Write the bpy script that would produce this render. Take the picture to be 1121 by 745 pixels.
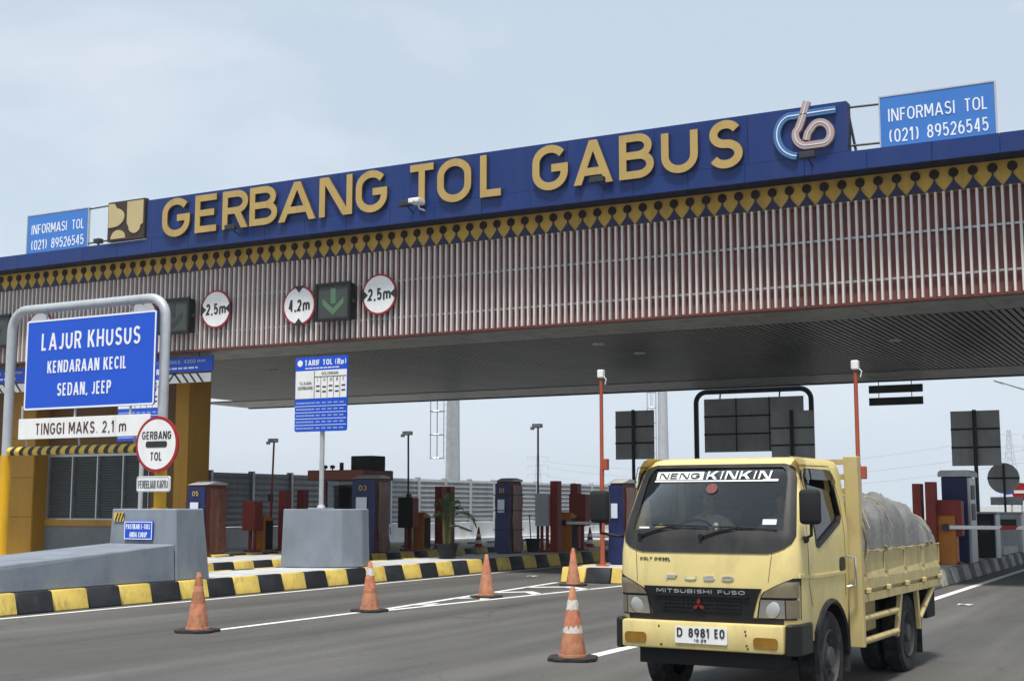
import bpy, bmesh, math, random
from mathutils import Vector, Matrix
R = math.radians
random.seed(7)
sc = bpy.context.scene
for o in list(bpy.data.objects): bpy.data.objects.remove(o)

# ---------------------------------------------------------------- camera (x = along the gantry, y = along the lanes, away)
FPX, YAW, PIT, EYE = 1450.0, R(28.1), R(7.07), 1.72
cd = bpy.data.cameras.new('camera'); cam = bpy.data.objects.new('camera', cd); sc.collection.objects.link(cam)
cam.location = (0, 0, EYE); cam.rotation_euler = (R(90) + PIT, 0, YAW)
cd.sensor_width = 36; cd.lens = 36 * FPX / 1121; cd.clip_start = .1; cd.clip_end = 6000
sc.camera = cam
sc.render.resolution_x, sc.render.resolution_y = 1024, 680

# ---------------------------------------------------------------- sky, sun, exposure
SUN = Vector((.10, -.36, .93)).normalized()
el = math.asin(SUN.z); az = math.atan2(SUN.x, SUN.y)
w = bpy.data.worlds.new('World'); sc.world = w; w.use_nodes = True
nt = w.node_tree; N = nt.nodes; Lk = nt.links
for n in list(N): N.remove(n)
out = N.new('ShaderNodeOutputWorld'); bg = N.new('ShaderNodeBackground'); bg.inputs[1].default_value = .1
sky = N.new('ShaderNodeTexSky'); sky.sky_type = 'NISHITA'; sky.sun_disc = False
sky.sun_elevation = el; sky.sun_rotation = az; sky.air_density = 1.0; sky.dust_density = 2.0; sky.ozone_density = 2.0
tc = N.new('ShaderNodeTexCoord'); mp = N.new('ShaderNodeMapping'); mp.inputs['Scale'].default_value = (1.0, 1.0, 2.6)
mp.inputs['Location'].default_value = (.35, .1, .2)
nz = N.new('ShaderNodeTexNoise'); nz.inputs['Scale'].default_value = 2.6; nz.inputs['Detail'].default_value = 8; nz.inputs['Roughness'].default_value = .55
nz.inputs['Distortion'].default_value = .35
rp = N.new('ShaderNodeValToRGB'); rp.color_ramp.elements[0].position = .46; rp.color_ramp.elements[1].position = .66
rp.color_ramp.elements[0].color = (.0, .0, .0, 1); rp.color_ramp.elements[1].color = (1, 1, 1, 1)
cl = N.new('ShaderNodeMix'); cl.data_type = 'RGBA'                       # thin grey-blue veil, thicker pale clouds in it
cl.inputs[6].default_value = (4.5, 5.25, 6.0, 1); cl.inputs[7].default_value = (5.8, 6.25, 6.75, 1)
mx = N.new('ShaderNodeMix'); mx.data_type = 'RGBA'; mx.inputs[0].default_value = .86
Lk.new(tc.outputs['Generated'], mp.inputs['Vector']); Lk.new(mp.outputs[0], nz.inputs['Vector']); Lk.new(nz.outputs['Fac'], rp.inputs[0])
Lk.new(rp.outputs[0], cl.inputs[0]); Lk.new(sky.outputs[0], mx.inputs[6]); Lk.new(cl.outputs[2], mx.inputs[7])
sp = N.new('ShaderNodeSeparateXYZ'); Lk.new(tc.outputs['Generated'], sp.inputs[0]); hr = N.new('ShaderNodeMapRange')   # paler hazy air low over the horizon, all round
hr.inputs[1].default_value = 0; hr.inputs[2].default_value = .30; hr.inputs[3].default_value = .8; hr.inputs[4].default_value = 0; hr.interpolation_type = 'SMOOTHSTEP'; Lk.new(sp.outputs[2], hr.inputs[0])
hm = N.new('ShaderNodeMix'); hm.data_type = 'RGBA'; hm.inputs[7].default_value = (5.7, 6.35, 7.0, 1); Lk.new(hr.outputs[0], hm.inputs[0]); Lk.new(mx.outputs[2], hm.inputs[6])
Lk.new(hm.outputs[2], bg.inputs[0]); Lk.new(bg.outputs[0], out.inputs[0])
sd = bpy.data.lights.new('sun', 'SUN'); sun = bpy.data.objects.new('sun', sd); sc.collection.objects.link(sun)
sd.energy = 3.3; sd.angle = R(9); sd.color = (1, .95, .88)
sun.rotation_euler = SUN.to_track_quat('Z', 'Y').to_euler(); sun.location = (0, 0, 60)
vs = sc.view_settings; vs.view_transform = 'Standard'; vs.look = 'None'; vs.exposure = .5; vs.gamma = 1; vs.use_curve_mapping = False

# ---------------------------------------------------------------- photo pixel -> place
def ray(x, y):
    r, f, u = (x - 560.5) / FPX, 1.0, -(y - 372.5) / FPX
    c, s = math.cos(PIT), math.sin(PIT); f, u = f * c - u * s, f * s + u * c
    c, s = math.cos(YAW), math.sin(YAW); return Vector((r * c - f * s, r * s + f * c, u))
O3 = Vector((0, 0, EYE))
def at_y(x, y, Y): d = ray(x, y); return O3 + d * (Y / d.y)
def at_x(x, y, X): d = ray(x, y); return O3 + d * (X / d.x)
def at_z(x, y, Z=0): d = ray(x, y); return O3 + d * ((Z - EYE) / d.z)

# ---------------------------------------------------------------- materials
MATS = {}
def pm(name, c, rough=.6, metal=0, var=.14, scale=3.0, bump=0.0, bscale=80, dirt=None, damt=0.0, dscale=1.2, dstreak=.25, orand=0.0, coat=0.0, spec=.28, dlo=.48, dhi=.75):
    m = bpy.data.materials.new(name); m.use_nodes = True; t = m.node_tree; n = t.nodes; l = t.links; b = n['Principled BSDF']
    b.inputs['Roughness'].default_value = rough; b.inputs['Metallic'].default_value = metal
    b.inputs['Specular IOR Level'].default_value = spec; b.inputs['Coat Weight'].default_value = coat
    b.inputs['Coat Roughness'].default_value = .08
    g = n.new('ShaderNodeNewGeometry'); a = n.new('ShaderNodeTexNoise'); a.inputs['Scale'].default_value = scale; a.inputs['Detail'].default_value = 7
    l.new(g.outputs['Position'], a.inputs['Vector'])
    mr = n.new('ShaderNodeMapRange'); mr.inputs[1].default_value = .25; mr.inputs[2].default_value = .75
    mr.inputs[3].default_value = 1 - var; mr.inputs[4].default_value = 1 + var; l.new(a.outputs['Fac'], mr.inputs[0])
    val = mr.outputs[0]
    if orand:
        oi = n.new('ShaderNodeObjectInfo'); m2 = n.new('ShaderNodeMapRange'); m2.inputs[3].default_value = 1 - orand; m2.inputs[4].default_value = 1 + orand
        l.new(oi.outputs['Random'], m2.inputs[0]); mu = n.new('ShaderNodeMath'); mu.operation = 'MULTIPLY'; l.new(val, mu.inputs[0]); l.new(m2.outputs[0], mu.inputs[1]); val = mu.outputs[0]
    v = n.new('ShaderNodeVectorMath'); v.operation = 'SCALE'; v.inputs[0].default_value = c; l.new(val, v.inputs['Scale'])
    col = v.outputs[0]
    if damt:
        mpn = n.new('ShaderNodeMapping'); mpn.inputs['Scale'].default_value = (1, 1, dstreak); l.new(g.outputs['Position'], mpn.inputs[0])
        d = n.new('ShaderNodeTexNoise'); d.inputs['Scale'].default_value = dscale * 4; d.inputs['Detail'].default_value = 9; d.inputs['Roughness'].default_value = .65; l.new(mpn.outputs[0], d.inputs['Vector'])
        dr = n.new('ShaderNodeMapRange'); dr.inputs[1].default_value = dlo; dr.inputs[2].default_value = dhi; dr.inputs[3].default_value = 0; dr.inputs[4].default_value = damt; l.new(d.outputs['Fac'], dr.inputs[0])
        mi = n.new('ShaderNodeMix'); mi.data_type = 'RGBA'; l.new(dr.outputs[0], mi.inputs[0]); l.new(col, mi.inputs[6]); mi.inputs[7].default_value = (*(dirt or (.07, .06, .05)), 1); col = mi.outputs[2]
        rr = n.new('ShaderNodeMapRange'); rr.inputs[3].default_value = rough; rr.inputs[4].default_value = min(1, rough + .3); l.new(dr.outputs[0], rr.inputs[0]); l.new(rr.outputs[0], b.inputs['Roughness'])
    l.new(col, b.inputs['Base Color'])
    if bump:
        bn = n.new('ShaderNodeTexNoise'); bn.inputs['Scale'].default_value = bscale; bn.inputs['Detail'].default_value = 4; l.new(g.outputs['Position'], bn.inputs['Vector'])
        bp = n.new('ShaderNodeBump'); bp.inputs['Strength'].default_value = bump; bp.inputs['Distance'].default_value = .02; l.new(bn.outputs['Fac'], bp.inputs['Height']); l.new(bp.outputs[0], b.inputs['Normal'])
    MATS[name] = m; return m
def glass(name, tint, rough=.02, base=.05):
    m = bpy.data.materials.new(name); m.use_nodes = True; t = m.node_tree; n = t.nodes; l = t.links
    for q in list(n): n.remove(q)
    o = n.new('ShaderNodeOutputMaterial'); tr = n.new('ShaderNodeBsdfTransparent'); tr.inputs[0].default_value = (*tint, 1)
    gl = n.new('ShaderNodeBsdfGlossy'); gl.inputs['Roughness'].default_value = rough
    fr = n.new('ShaderNodeFresnel'); fr.inputs[0].default_value = 1.5
    mm = n.new('ShaderNodeMath'); mm.operation = 'ADD'; mm.inputs[1].default_value = base; l.new(fr.outputs[0], mm.inputs[0])
    x = n.new('ShaderNodeMixShader'); l.new(mm.outputs[0], x.inputs[0]); l.new(tr.outputs[0], x.inputs[1]); l.new(gl.outputs[0], x.inputs[2]); l.new(x.outputs[0], o.inputs[0])
    return m

def asphalt():
    m = bpy.data.materials.new('asphalt'); m.use_nodes = True; t = m.node_tree; n = t.nodes; l = t.links; b = n['Principled BSDF']
    g = n.new('ShaderNodeNewGeometry')
    def noise(scale, sv, det=6, rough=.6):
        mpn = n.new('ShaderNodeMapping'); mpn.inputs['Scale'].default_value = sv; l.new(g.outputs['Position'], mpn.inputs[0])
        q = n.new('ShaderNodeTexNoise'); q.inputs['Scale'].default_value = scale; q.inputs['Detail'].default_value = det; q.inputs['Roughness'].default_value = rough; l.new(mpn.outputs[0], q.inputs[0]); return q.outputs['Fac']
    def mr(f, a, bb, lo, hi):
        q = n.new('ShaderNodeMapRange'); q.inputs[1].default_value = a; q.inputs[2].default_value = bb; q.inputs[3].default_value = lo; q.inputs[4].default_value = hi; l.new(f, q.inputs[0]); return q.outputs[0]
    def mul(a, bb):
        q = n.new('ShaderNodeMath'); q.operation = 'MULTIPLY'; l.new(a, q.inputs[0]); l.new(bb, q.inputs[1]); return q.outputs[0]
    f = mr(noise(.35, (1, .35, 1)), .3, .7, .84, 1.14)             # broad worn patches
    f = mul(f, mr(noise(2.2, (1, .12, 1), 5), .3, .7, .86, 1.12))    # streaks along the lanes
    f = mul(f, mr(noise(90, (1, 1, 1), 3, .8), .25, .75, .72, 1.28))  # aggregate
    f = mul(f, mr(noise(26, (1, .7, 1), 5, .75), .3, .7, .82, 1.18))      # mottling
    f = mul(f, mr(noise(14, (1, .5, 1), 6, .7), .60, .74, 1.0, .55))   # oil spots
    v = n.new('ShaderNodeVectorMath'); v.operation = 'SCALE'; v.inputs[0].default_value = (.098, .095, .089); f = mul(f, mr(noise(.9, (1, .04, 1), 4),   .35, .65, .70, 1.14))     # tyre tracks
    vo = n.new('ShaderNodeTexVoronoi'); vo.feature = 'DISTANCE_TO_EDGE'; vo.inputs['Scale'].default_value = .32
    wn_ = n.new('ShaderNodeTexNoise'); wn_.inputs['Scale'].default_value = 1.3; wn_.inputs['Detail'].default_value = 6; l.new(g.outputs['Position'], wn_.inputs[0])
    va = n.new('ShaderNodeVectorMath'); va.operation = 'MULTIPLY_ADD'; va.inputs[1].default_value = (1.6, 1.6, 0); l.new(wn_.outputs['Color'], va.inputs[0]); l.new(g.outputs['Position'], va.inputs[2]); l.new(va.outputs[0], vo.inputs['Vector'])
    f = mul(f, mr(vo.outputs['Distance'], .0, .006, .72, 1.0))           # hairline cracks
    l.new(f, v.inputs['Scale']); l.new(v.outputs[0], b.inputs['Base Color'])
    b.inputs['Roughness'].default_value = .82; b.inputs['Specular IOR Level'].default_value = .35
    bp = n.new('ShaderNodeBump'); bp.inputs['Strength'].default_value = .35; bp.inputs['Distance'].default_value = .01; l.new(noise(140, (1, 1, 1), 2), bp.inputs['Height']); l.new(bp.outputs[0], b.inputs['Normal'])
    return m
M = {}
M['asphalt'] = asphalt()
M['earth'] = pm('earth', (.32, .32, .29), .95, var=.3, scale=.2)
M['paint_white'] = pm('paint_white', (.72, .72, .70), .7, var=.12, scale=6, dirt=(.12, .12, .115), damt=.75, dscale=3, dstreak=1, dlo=.56, dhi=.7)
M['pavement'] = pm('pavement', (.50, .51, .51), .85, var=.16, scale=2, bump=.2, dirt=(.2, .19, .17), damt=.6, dstreak=1, dscale=.7)
M['kerb_yellow'] = pm('kerb_yellow', (.58, .43, .10), .65, var=.12, scale=5, bump=.15, orand=.08, dirt=(.09, .075, .05), damt=.7, dscale=1.6, dstreak=.6, dlo=.52, dhi=.78)
M['kerb_black'] = pm('kerb_black', (.018, .019, .023), .6, var=.3, scale=5, bump=.15, orand=.25, dirt=(.16, .15, .13), damt=.3, dscale=2, dstreak=.6, dlo=.58, dhi=.85)
M['kerb_worn'] = pm('kerb_worn', (.30, .295, .28), .85, var=.3, scale=5, bump=.3, orand=.2, dirt=(.05, .05, .048), damt=.85, dscale=1.5, dstreak=.6)
M['kerb_dark'] = pm('kerb_dark', (.09, .088, .085), .85, var=.4, scale=5, bump=.3, orand=.3, dirt=(.3, .29, .27), damt=.6, dscale=1.5, dstreak=.6, dlo=.55, dhi=.8)
M['block_grey'] = pm('block_grey', (.215, .245, .285), .65, var=.12, scale=1.4, bump=.2, bscale=30, dirt=(.085, .09, .095), damt=.55, dscale=.5, dstreak=.35, dlo=.46, dhi=.8)
M['blue_panel'] = pm('blue_panel', (.012, .034, .150), .36, var=.06, scale=.6, orand=.05, dirt=(.05, .06, .13), damt=.35, dscale=.7, dstreak=.1)
M['blue_dark'] = pm('blue_dark', (.012, .018, .06), .6)
M['gold'] = pm('gold', (.47, .325, .115), .42, metal=.15, var=.06, scale=1.5, dirt=(.2, .13, .05), damt=.3, dstreak=.2)
M['gold_band'] = pm('gold_band', (.60, .38, .075), .5, var=.10, scale=1.0, dirt=(.15, .09, .03), damt=.45, dscale=.9, dstreak=.3)
M['ornament_blue'] = pm('ornament_blue', (.028, .03, .085), .5, var=.15)
M['ornament_brown'] = pm('ornament_brown', (.026, .011, .013), .5, var=.15)
M['louvre'] = pm('louvre', (.68, .625, .60), .42, metal=.05, var=.05, scale=2, orand=.04, dirt=(.3, .27, .25), damt=.35, dscale=1, dstreak=.15)
M['maroon'] = pm('maroon', (.27, .105, .085), .55, var=.12, scale=1.2, dirt=(.06, .03, .03), damt=.5, dscale=.8, dstreak=.15)
M['red_trim'] = pm('red_trim', (.13, .035, .028), .5)
M['soffit'] = pm('soffit', (.225, .218, .20), .42, var=.16, scale=.8, orand=.08, dirt=(.07, .068, .06), damt=.5, dscale=.5, dstreak=1)
M['ceiling_slat'] = pm('ceiling_slat', (.095, .091, .083), .38, var=.2, scale=.6, orand=.18)
M['ceiling_void'] = pm('ceiling_void', (.02, .02, .02), .9)
M['roof_grey'] = pm('roof_grey', (.3, .3, .3), .7)
M['office_yellow'] = pm('office_yellow', (.38, .195, .018), .5, var=.1, scale=1, orand=.04, dirt=(.2, .1, .02), damt=.35, dscale=.7, dstreak=.15)
M['shade_rust_brown'] = pm('shade_rust_brown', (.13, .065, .016), .55, var=.1, scale=1)  # shade on the window wall put into its brown; rust spots share it
M['plinth_grey'] = pm('plinth_grey', (.16, .17, .18), .8, var=.12, bump=.15)
M['shutter'] = pm('shutter', (.11, .12, .125), .45, metal=.2, var=.1, orand=.08)
M['alu'] = pm('alu', (.45, .46, .47), .4, metal=.55, var=.06)
M['galv'] = pm('galv', (.48, .50, .52), .42, metal=.35, var=.1, scale=5, dirt=(.25, .25, .25), damt=.3)
M['steel_dark'] = pm('steel_dark', (.035, .037, .04), .5, var=.15)
M['back_dark'] = pm('back_dark', (.48, .49, .49), .5, metal=.1, var=.12, scale=1.5, dirt=(.2, .2, .2), damt=.3)
M['black'] = pm('black', (.012, .012, .013), .45, var=.1)
M['black_matt'] = pm('black_matt', (.016, .016, .017), .75, var=.2, bump=.1)
M['sign_blue'] = pm('sign_blue', (.012, .085, .58), .35, var=.04, scale=1.5, dirt=(.03, .1, .4), damt=.25)
M['info_blue'] = pm('info_blue', (.05, .19, .56), .4, var=.06, scale=1.2, orand=.05, dirt=(.1, .2, .42), damt=.3)
M['sign_white'] = pm('sign_white', (.80, .80, .79), .4, var=.04, dirt=(.55, .54, .52), damt=.35)
M['text_white'] = pm('text_white', (.80, .82, .86), .5, var=.03)
M['text_dark'] = pm('text_dark', (.03, .03, .032), .5, var=.05)
M['text_brown'] = pm('text_brown', (.09, .035, .03), .5, var=.05)
M['sign_red'] = pm('sign_red', (.33, .018, .022), .4, var=.06)
M['post_yellow'] = pm('post_yellow', (.66, .36, .012), .42, var=.07, dirt=(.25, .14, .03), damt=.35, dstreak=.2)
M['stripe_yellow'] = pm('stripe_yellow', (.70, .48, .08), .5, var=.08, dirt=(.3, .2, .06), damt=.4)
M['orange_pole'] = pm('orange_pole', (.36, .075, .035), .55, var=.08, dirt=(.25, .07, .04), damt=.3)
M['red_steel'] = pm('red_steel', (.22, .025, .018), .5, var=.12, scale=2, dirt=(.1, .02, .015), damt=.4)
M['barrier_orange'] = pm('barrier_orange', (.47, .165, .02), .5, var=.08, scale=2, dirt=(.2, .08, .02), damt=.35)
M['booth_brown'] = pm('booth_brown', (.15, .042, .026), .5, var=.12, scale=2, dirt=(.05, .02, .015), damt=.4)
M['machine_blue'] = pm('machine_blue', (.014, .021, .085), .4, var=.2, scale=3, bump=.25, bscale=9)
M['noise_panel'] = pm('noise_panel', (.34, .35, .36), .55, metal=.2, var=.10, scale=1, orand=.06, dirt=(.1, .1, .1), damt=.35, dscale=.8, dstreak=.2)
M['concrete_white'] = pm('concrete_white', (.60, .61, .61), .8, var=.1, scale=.8, dirt=(.35, .35, .34), damt=.5, dscale=.6, dstreak=.2)
M['pylon'] = pm('pylon', (.40, .42, .44), .6)
def cone_mat(name, c, band):
    return pm(name, c, .7, var=.16, scale=12, bump=.12, dirt=(.20, .12, .08), damt=.75, dscale=4, dstreak=.6, dlo=.45, dhi=.7)
M['cone_orange'] = cone_mat('cone_orange', (.50, .215, .12), 0)
M['cone_band'] = cone_mat('cone_band', (.38, .155, .075), 0)
M['cone_bright'] = cone_mat('cone_bright', (.58, .205, .115), 0)
M['cone_white'] = pm('cone_white', (.62, .59, .56), .7, var=.12, scale=20, dirt=(.3, .2, .14), damt=.6, dscale=5, dstreak=.6)
M['rubber'] = pm('rubber', (.028, .027, .026), .85, var=.3, scale=10, bump=.3, dirt=(.12, .11, .1), damt=.45, dscale=3, dstreak=1)
M['truck_yellow'] = pm('truck_yellow', (.69, .565, .235), .36, var=.08, scale=3.5, coat=.3, bump=.02, bscale=14, dirt=(.34, .27, .14), damt=.6, dscale=1.1, dstreak=.35, dlo=.5, dhi=.82)
M['bed_yellow'] = pm('bed_yellow', (.50, .405, .185), .55, var=.10, scale=4, bump=.05, dirt=(.22, .17, .09), damt=.6, dscale=1.6, dstreak=.5, dlo=.5, dhi=.8)
M['truck_black'] = pm('truck_black', (.012, .012, .013), .45, var=.2, scale=5, dirt=(.06, .057, .054), damt=.35, dscale=1.5)
M['cowl_grey'] = pm('cowl_grey', (.022, .022, .023), .5, var=.2, scale=4, dirt=(.075, .07, .068), damt=.5, dscale=1.5)
M['seam'] = pm('seam', (.10, .08, .035), .8)
M['chrome'] = pm('chrome', (.72, .72, .72), .16, metal=1, var=.05)
M['silver'] = pm('silver', (.55, .55, .54), .3, metal=.6)
M['emblem_red'] = pm('emblem_red', (.20, .022, .02), .3, var=.05)
M['tyre'] = pm('tyre', (.022, .022, .023), .85, var=.2, scale=8, bump=.3, dirt=(.10, .095, .09), damt=.7, dscale=2, dstreak=1)
M['rim'] = pm('rim', (.06, .06, .06), .6, var=.2, scale=9, dirt=(.14, .12, .1), damt=.6, dscale=3, dstreak=1)
M['lamp_lens'] = pm('lamp_lens', (.26, .25, .225), .12, metal=.25, var=.18, scale=9, coat=1)
M['lamp_amber'] = pm('lamp_amber', (.22, .18, .12), .15, metal=.15, var=.2, scale=9, coat=1)
M['fog_amber'] = pm('fog_amber', (.24, .12, .012), .35, var=.25, scale=14, coat=.5)
M['tarp'] = pm('tarp', (.165, .165, .162), .75, var=.25, scale=3.5, bump=.6, bscale=13, dirt=(.16, .155, .15), damt=.7, dscale=1.4, dstreak=.7, dlo=.45, dhi=.72)
M['rope'] = pm('rope', (.34, .29, .17), .9, var=.2, scale=20)
M['interior'] = pm('interior', (.035, .036, .039), .8, var=.2)
M['seat_blue'] = pm('seat_blue', (.07, .09, .15), .9, var=.2)
M['skin'] = pm('skin', (.30, .165, .105), .55, var=.08)
M['hair'] = pm('hair', (.012, .01, .009), .6)
M['cloth_grey'] = pm('cloth_grey', (.28, .26, .24), .9, var=.15)
M['cloth_dark'] = pm('cloth_dark', (.03, .035, .05), .9, var=.15)
M['leaf'] = pm('leaf', (.055, .085, .03), .5, var=.3, scale=8)
M['leaf_stem'] = pm('leaf_stem', (.12, .115, .03), .6, var=.3, scale=8)
M['cloudy_plastic'] = pm('cloudy_plastic', (.17, .065, .048), .3, var=.3, scale=6, bump=.3, bscale=12, spec=.5, dirt=(.25, .2, .18), damt=.5, dscale=1.5, dstreak=.15)
M['windscreen'] = glass('windscreen', (.88, .91, .91), .012, .0)
M['side_glass'] = glass('side_glass', (.42, .47, .5), .015, .03)
M['lens_clear'] = glass('lens_clear', (.85, .85, .84), .03, .06)
M['led_green'] = pm('led_green', (.09, .17, .10), .45, var=.1)
M['led_panel'] = pm('led_panel', (.05, .06, .055), .35, var=.12, scale=6)
M['logo_blue'] = pm('logo_blue', (.06, .17, .38), .4, var=.05)
M['logo_pink'] = pm('logo_pink', (.42, .31, .29), .4, var=.05)
M['logo_cream'] = pm('logo_cream', (.48, .39, .20), .45, var=.05)
M['logo_brown'] = pm('logo_brown', (.045, .032, .024), .5, var=.08)
M['gold_shade'] = pm('gold_shade', (.09, .06, .022), .6, var=.2)  # the gold with shade painted in, for the letter sides
M['paper'] = pm('paper', (.62, .66, .74), .7, var=.06)

# ---------------------------------------------------------------- mesh helpers
COL = sc.collection
WORLD = {}
def link(o, parent=None, loc=None, world=True):
    COL.objects.link(o)
    if loc is not None: o.location = loc
    if parent is not None:
        o.parent = parent
        if world: o.matrix_parent_inverse = Matrix.Translation(-WORLD.get(parent.name, Vector((0, 0, 0))))
    WORLD[o.name] = Vector(o.location) if world else Vector((0, 0, 0))
    return o
def tag(o, label=None, cat=None, group=None, kind=None):
    if label: o['label'] = label
    if cat: o['category'] = cat
    if group: o['group'] = group
    if kind: o['kind'] = kind
    return o
def thing(name, loc, label, cat, group=None, rz=0):
    o = bpy.data.objects.new(name, None); o.empty_display_size = .2; link(o, None, loc); o.rotation_euler.z = rz
    return tag(o, label, cat, group)
def kids(o): return [c for c in bpy.data.objects if c.parent == o]
def copy_tree(o, parent=None, loc=None, label=None):
    c = o.copy(); COL.objects.link(c)
    if parent is not None: c.parent = parent
    if loc is not None: c.location = loc
    if label: c['label'] = label
    for k in kids(o): copy_tree(k, c)
    return c
class MB:
    def __init__(s): s.bm = bmesh.new(); s.mi = 0
    def _add(s, vs, fs):
        v = [s.bm.verts.new(p) for p in vs]; r = []
        for f in fs:
            try: q = s.bm.faces.new([v[i] for i in f]); q.material_index = s.mi; r.append(q)
            except ValueError: pass
        return v, r
    def box(s, x0, x1, y0, y1, z0, z1, bev=0, seg=1):
        v, f = s._add([(x, y, z) for x in (x0, x1) for y in (y0, y1) for z in (z0, z1)],
                      [(0, 1, 3, 2), (4, 6, 7, 5), (0, 4, 5, 1), (2, 3, 7, 6), (0, 2, 6, 4), (1, 5, 7, 3)])
        if bev: bmesh.ops.bevel(s.bm, geom=list({e for q in f for e in q.edges}), offset=bev, segments=seg, affect='EDGES', profile=.5)
        return s
    def hexa(s, b, t, bev=0):       # bottom 4 pts, top 4 pts (same order)
        v, f = s._add(list(b) + list(t), [(3, 2, 1, 0), (4, 5, 6, 7)] + [(i, (i + 1) % 4, 4 + (i + 1) % 4, 4 + i) for i in range(4)])
        if bev: bmesh.ops.bevel(s.bm, geom=list({e for q in f for e in q.edges}), offset=bev, segments=1, affect='EDGES', profile=.5)
        return s
    def prism(s, pts, axis, a0, a1, bev=0):
        def P(p, a): return {'x': (a, p[0], p[1]), 'y': (p[0], a, p[1]), 'z': (p[0], p[1], a)}[axis]
        n = len(pts); v, f = s._add([P(p, a0) for p in pts] + [P(p, a1) for p in pts],
                                    [tuple(range(n))[::-1], tuple(range(n, 2 * n))] + [(i, (i + 1) % n, n + (i + 1) % n, n + i) for i in range(n)])
        if bev: bmesh.ops.bevel(s.bm, geom=list({e for q in f for e in q.edges}), offset=bev, segments=1, affect='EDGES', profile=.5)
        return s
    def tube(s, pts, r, n=8, caps=True, closed=False):
        pts = [Vector(p) for p in pts]; rings = []; m = len(pts); up = None
        for i, p in enumerate(pts):
            a = pts[(i - 1) % m] if (i or closed) else p; b = pts[(i + 1) % m] if (i < m - 1 or closed) else p
            d = (b - a).normalized()
            if up is None: up = Vector((0, 0, 1)) if abs(d.z) < .9 else Vector((0, 1, 0))
            x = d.cross(up)
            if x.length < 1e-5: x = d.orthogonal()
            x.normalize(); y = x.cross(d).normalized(); up = y
            rr = r[i] if isinstance(r, (list, tuple)) else r
            rings.append([p + (x * math.cos(t) + y * math.sin(t)) * rr for t in [2 * math.pi * k / n for k in range(n)]])
        vs = [q for g in rings for q in g]; fs = []
        for i in range(m if closed else m - 1):
            j = (i + 1) % m
            for k in range(n): fs.append((i * n + k, i * n + (k + 1) % n, j * n + (k + 1) % n, j * n + k))
        if caps and not closed: fs += [tuple(range(n))[::-1], tuple(range((m - 1) * n, m * n))]
        s._add(vs, fs); return s
    def lathe(s, prof, c=(0, 0, 0), axis='z', n=24, caps=True):
        c = Vector(c); vs = []; fs = []; m = len(prof)
        for r, h in prof:
            for k in range(n):
                t = 2 * math.pi * k / n; a, b = r * math.cos(t), r * math.sin(t)
                vs.append(c + Vector({'z': (a, b, h), 'x': (h, a, b), 'y': (b, h, a)}[axis]))
        for i in range(m - 1):
            for k in range(n): fs.append((i * n + k, i * n + (k + 1) % n, (i + 1) * n + (k + 1) % n, (i + 1) * n + k))
        if caps: fs += [tuple(range(n))[::-1], tuple(range((m - 1) * n, m * n))]
        s._add(vs, fs); return s
    def grid(s, rows, close=False):
        m = len(rows); n = len(rows[0]); s._add([p for r in rows for p in r], [(i * n + k, i * n + (k + 1) % n, (i + 1) * n + (k + 1) % n, (i + 1) * n + k) for i in range(m - 1) for k in range(n if close else n - 1)]); return s
    def mesh(s, name, mat, smooth=None):
        bmesh.ops.recalc_face_normals(s.bm, faces=s.bm.faces[:])
        if smooth:
            for f in s.bm.faces: f.smooth = True
            for e in s.bm.edges: e.smooth = not (len(e.link_faces) == 2 and e.calc_face_angle(0) > R(smooth))
        me = bpy.data.meshes.new(name); s.bm.to_mesh(me); s.bm.free()
        for m in (mat if isinstance(mat, list) else [mat]): me.materials.append(m)
        return me
    def build(s, name, mat, parent=None, smooth=None, loc=None, world=True):
        return link(bpy.data.objects.new(name, s.mesh(name, mat, smooth)), parent, loc, world)
def piece(name, me, parent, loc, world=True): return link(bpy.data.objects.new(name, me), parent, loc, world)
def rrect(x0, x1, z0, z1, r, n=4):
    p = []
    for cx, cz, a in ((x1 - r, z1 - r, 0), (x0 + r, z1 - r, 90), (x0 + r, z0 + r, 180), (x1 - r, z0 + r, 270)):
        for k in range(n + 1): t = R(a + 90 * k / n); p.append((cx + r * math.cos(t), cz + r * math.sin(t)))
    return p
def disc(cx, cz, r, n=32, sx=1): return [(cx + sx * r * math.cos(2 * math.pi * k / n), cz + r * math.sin(2 * math.pi * k / n)) for k in range(n)]

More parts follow.
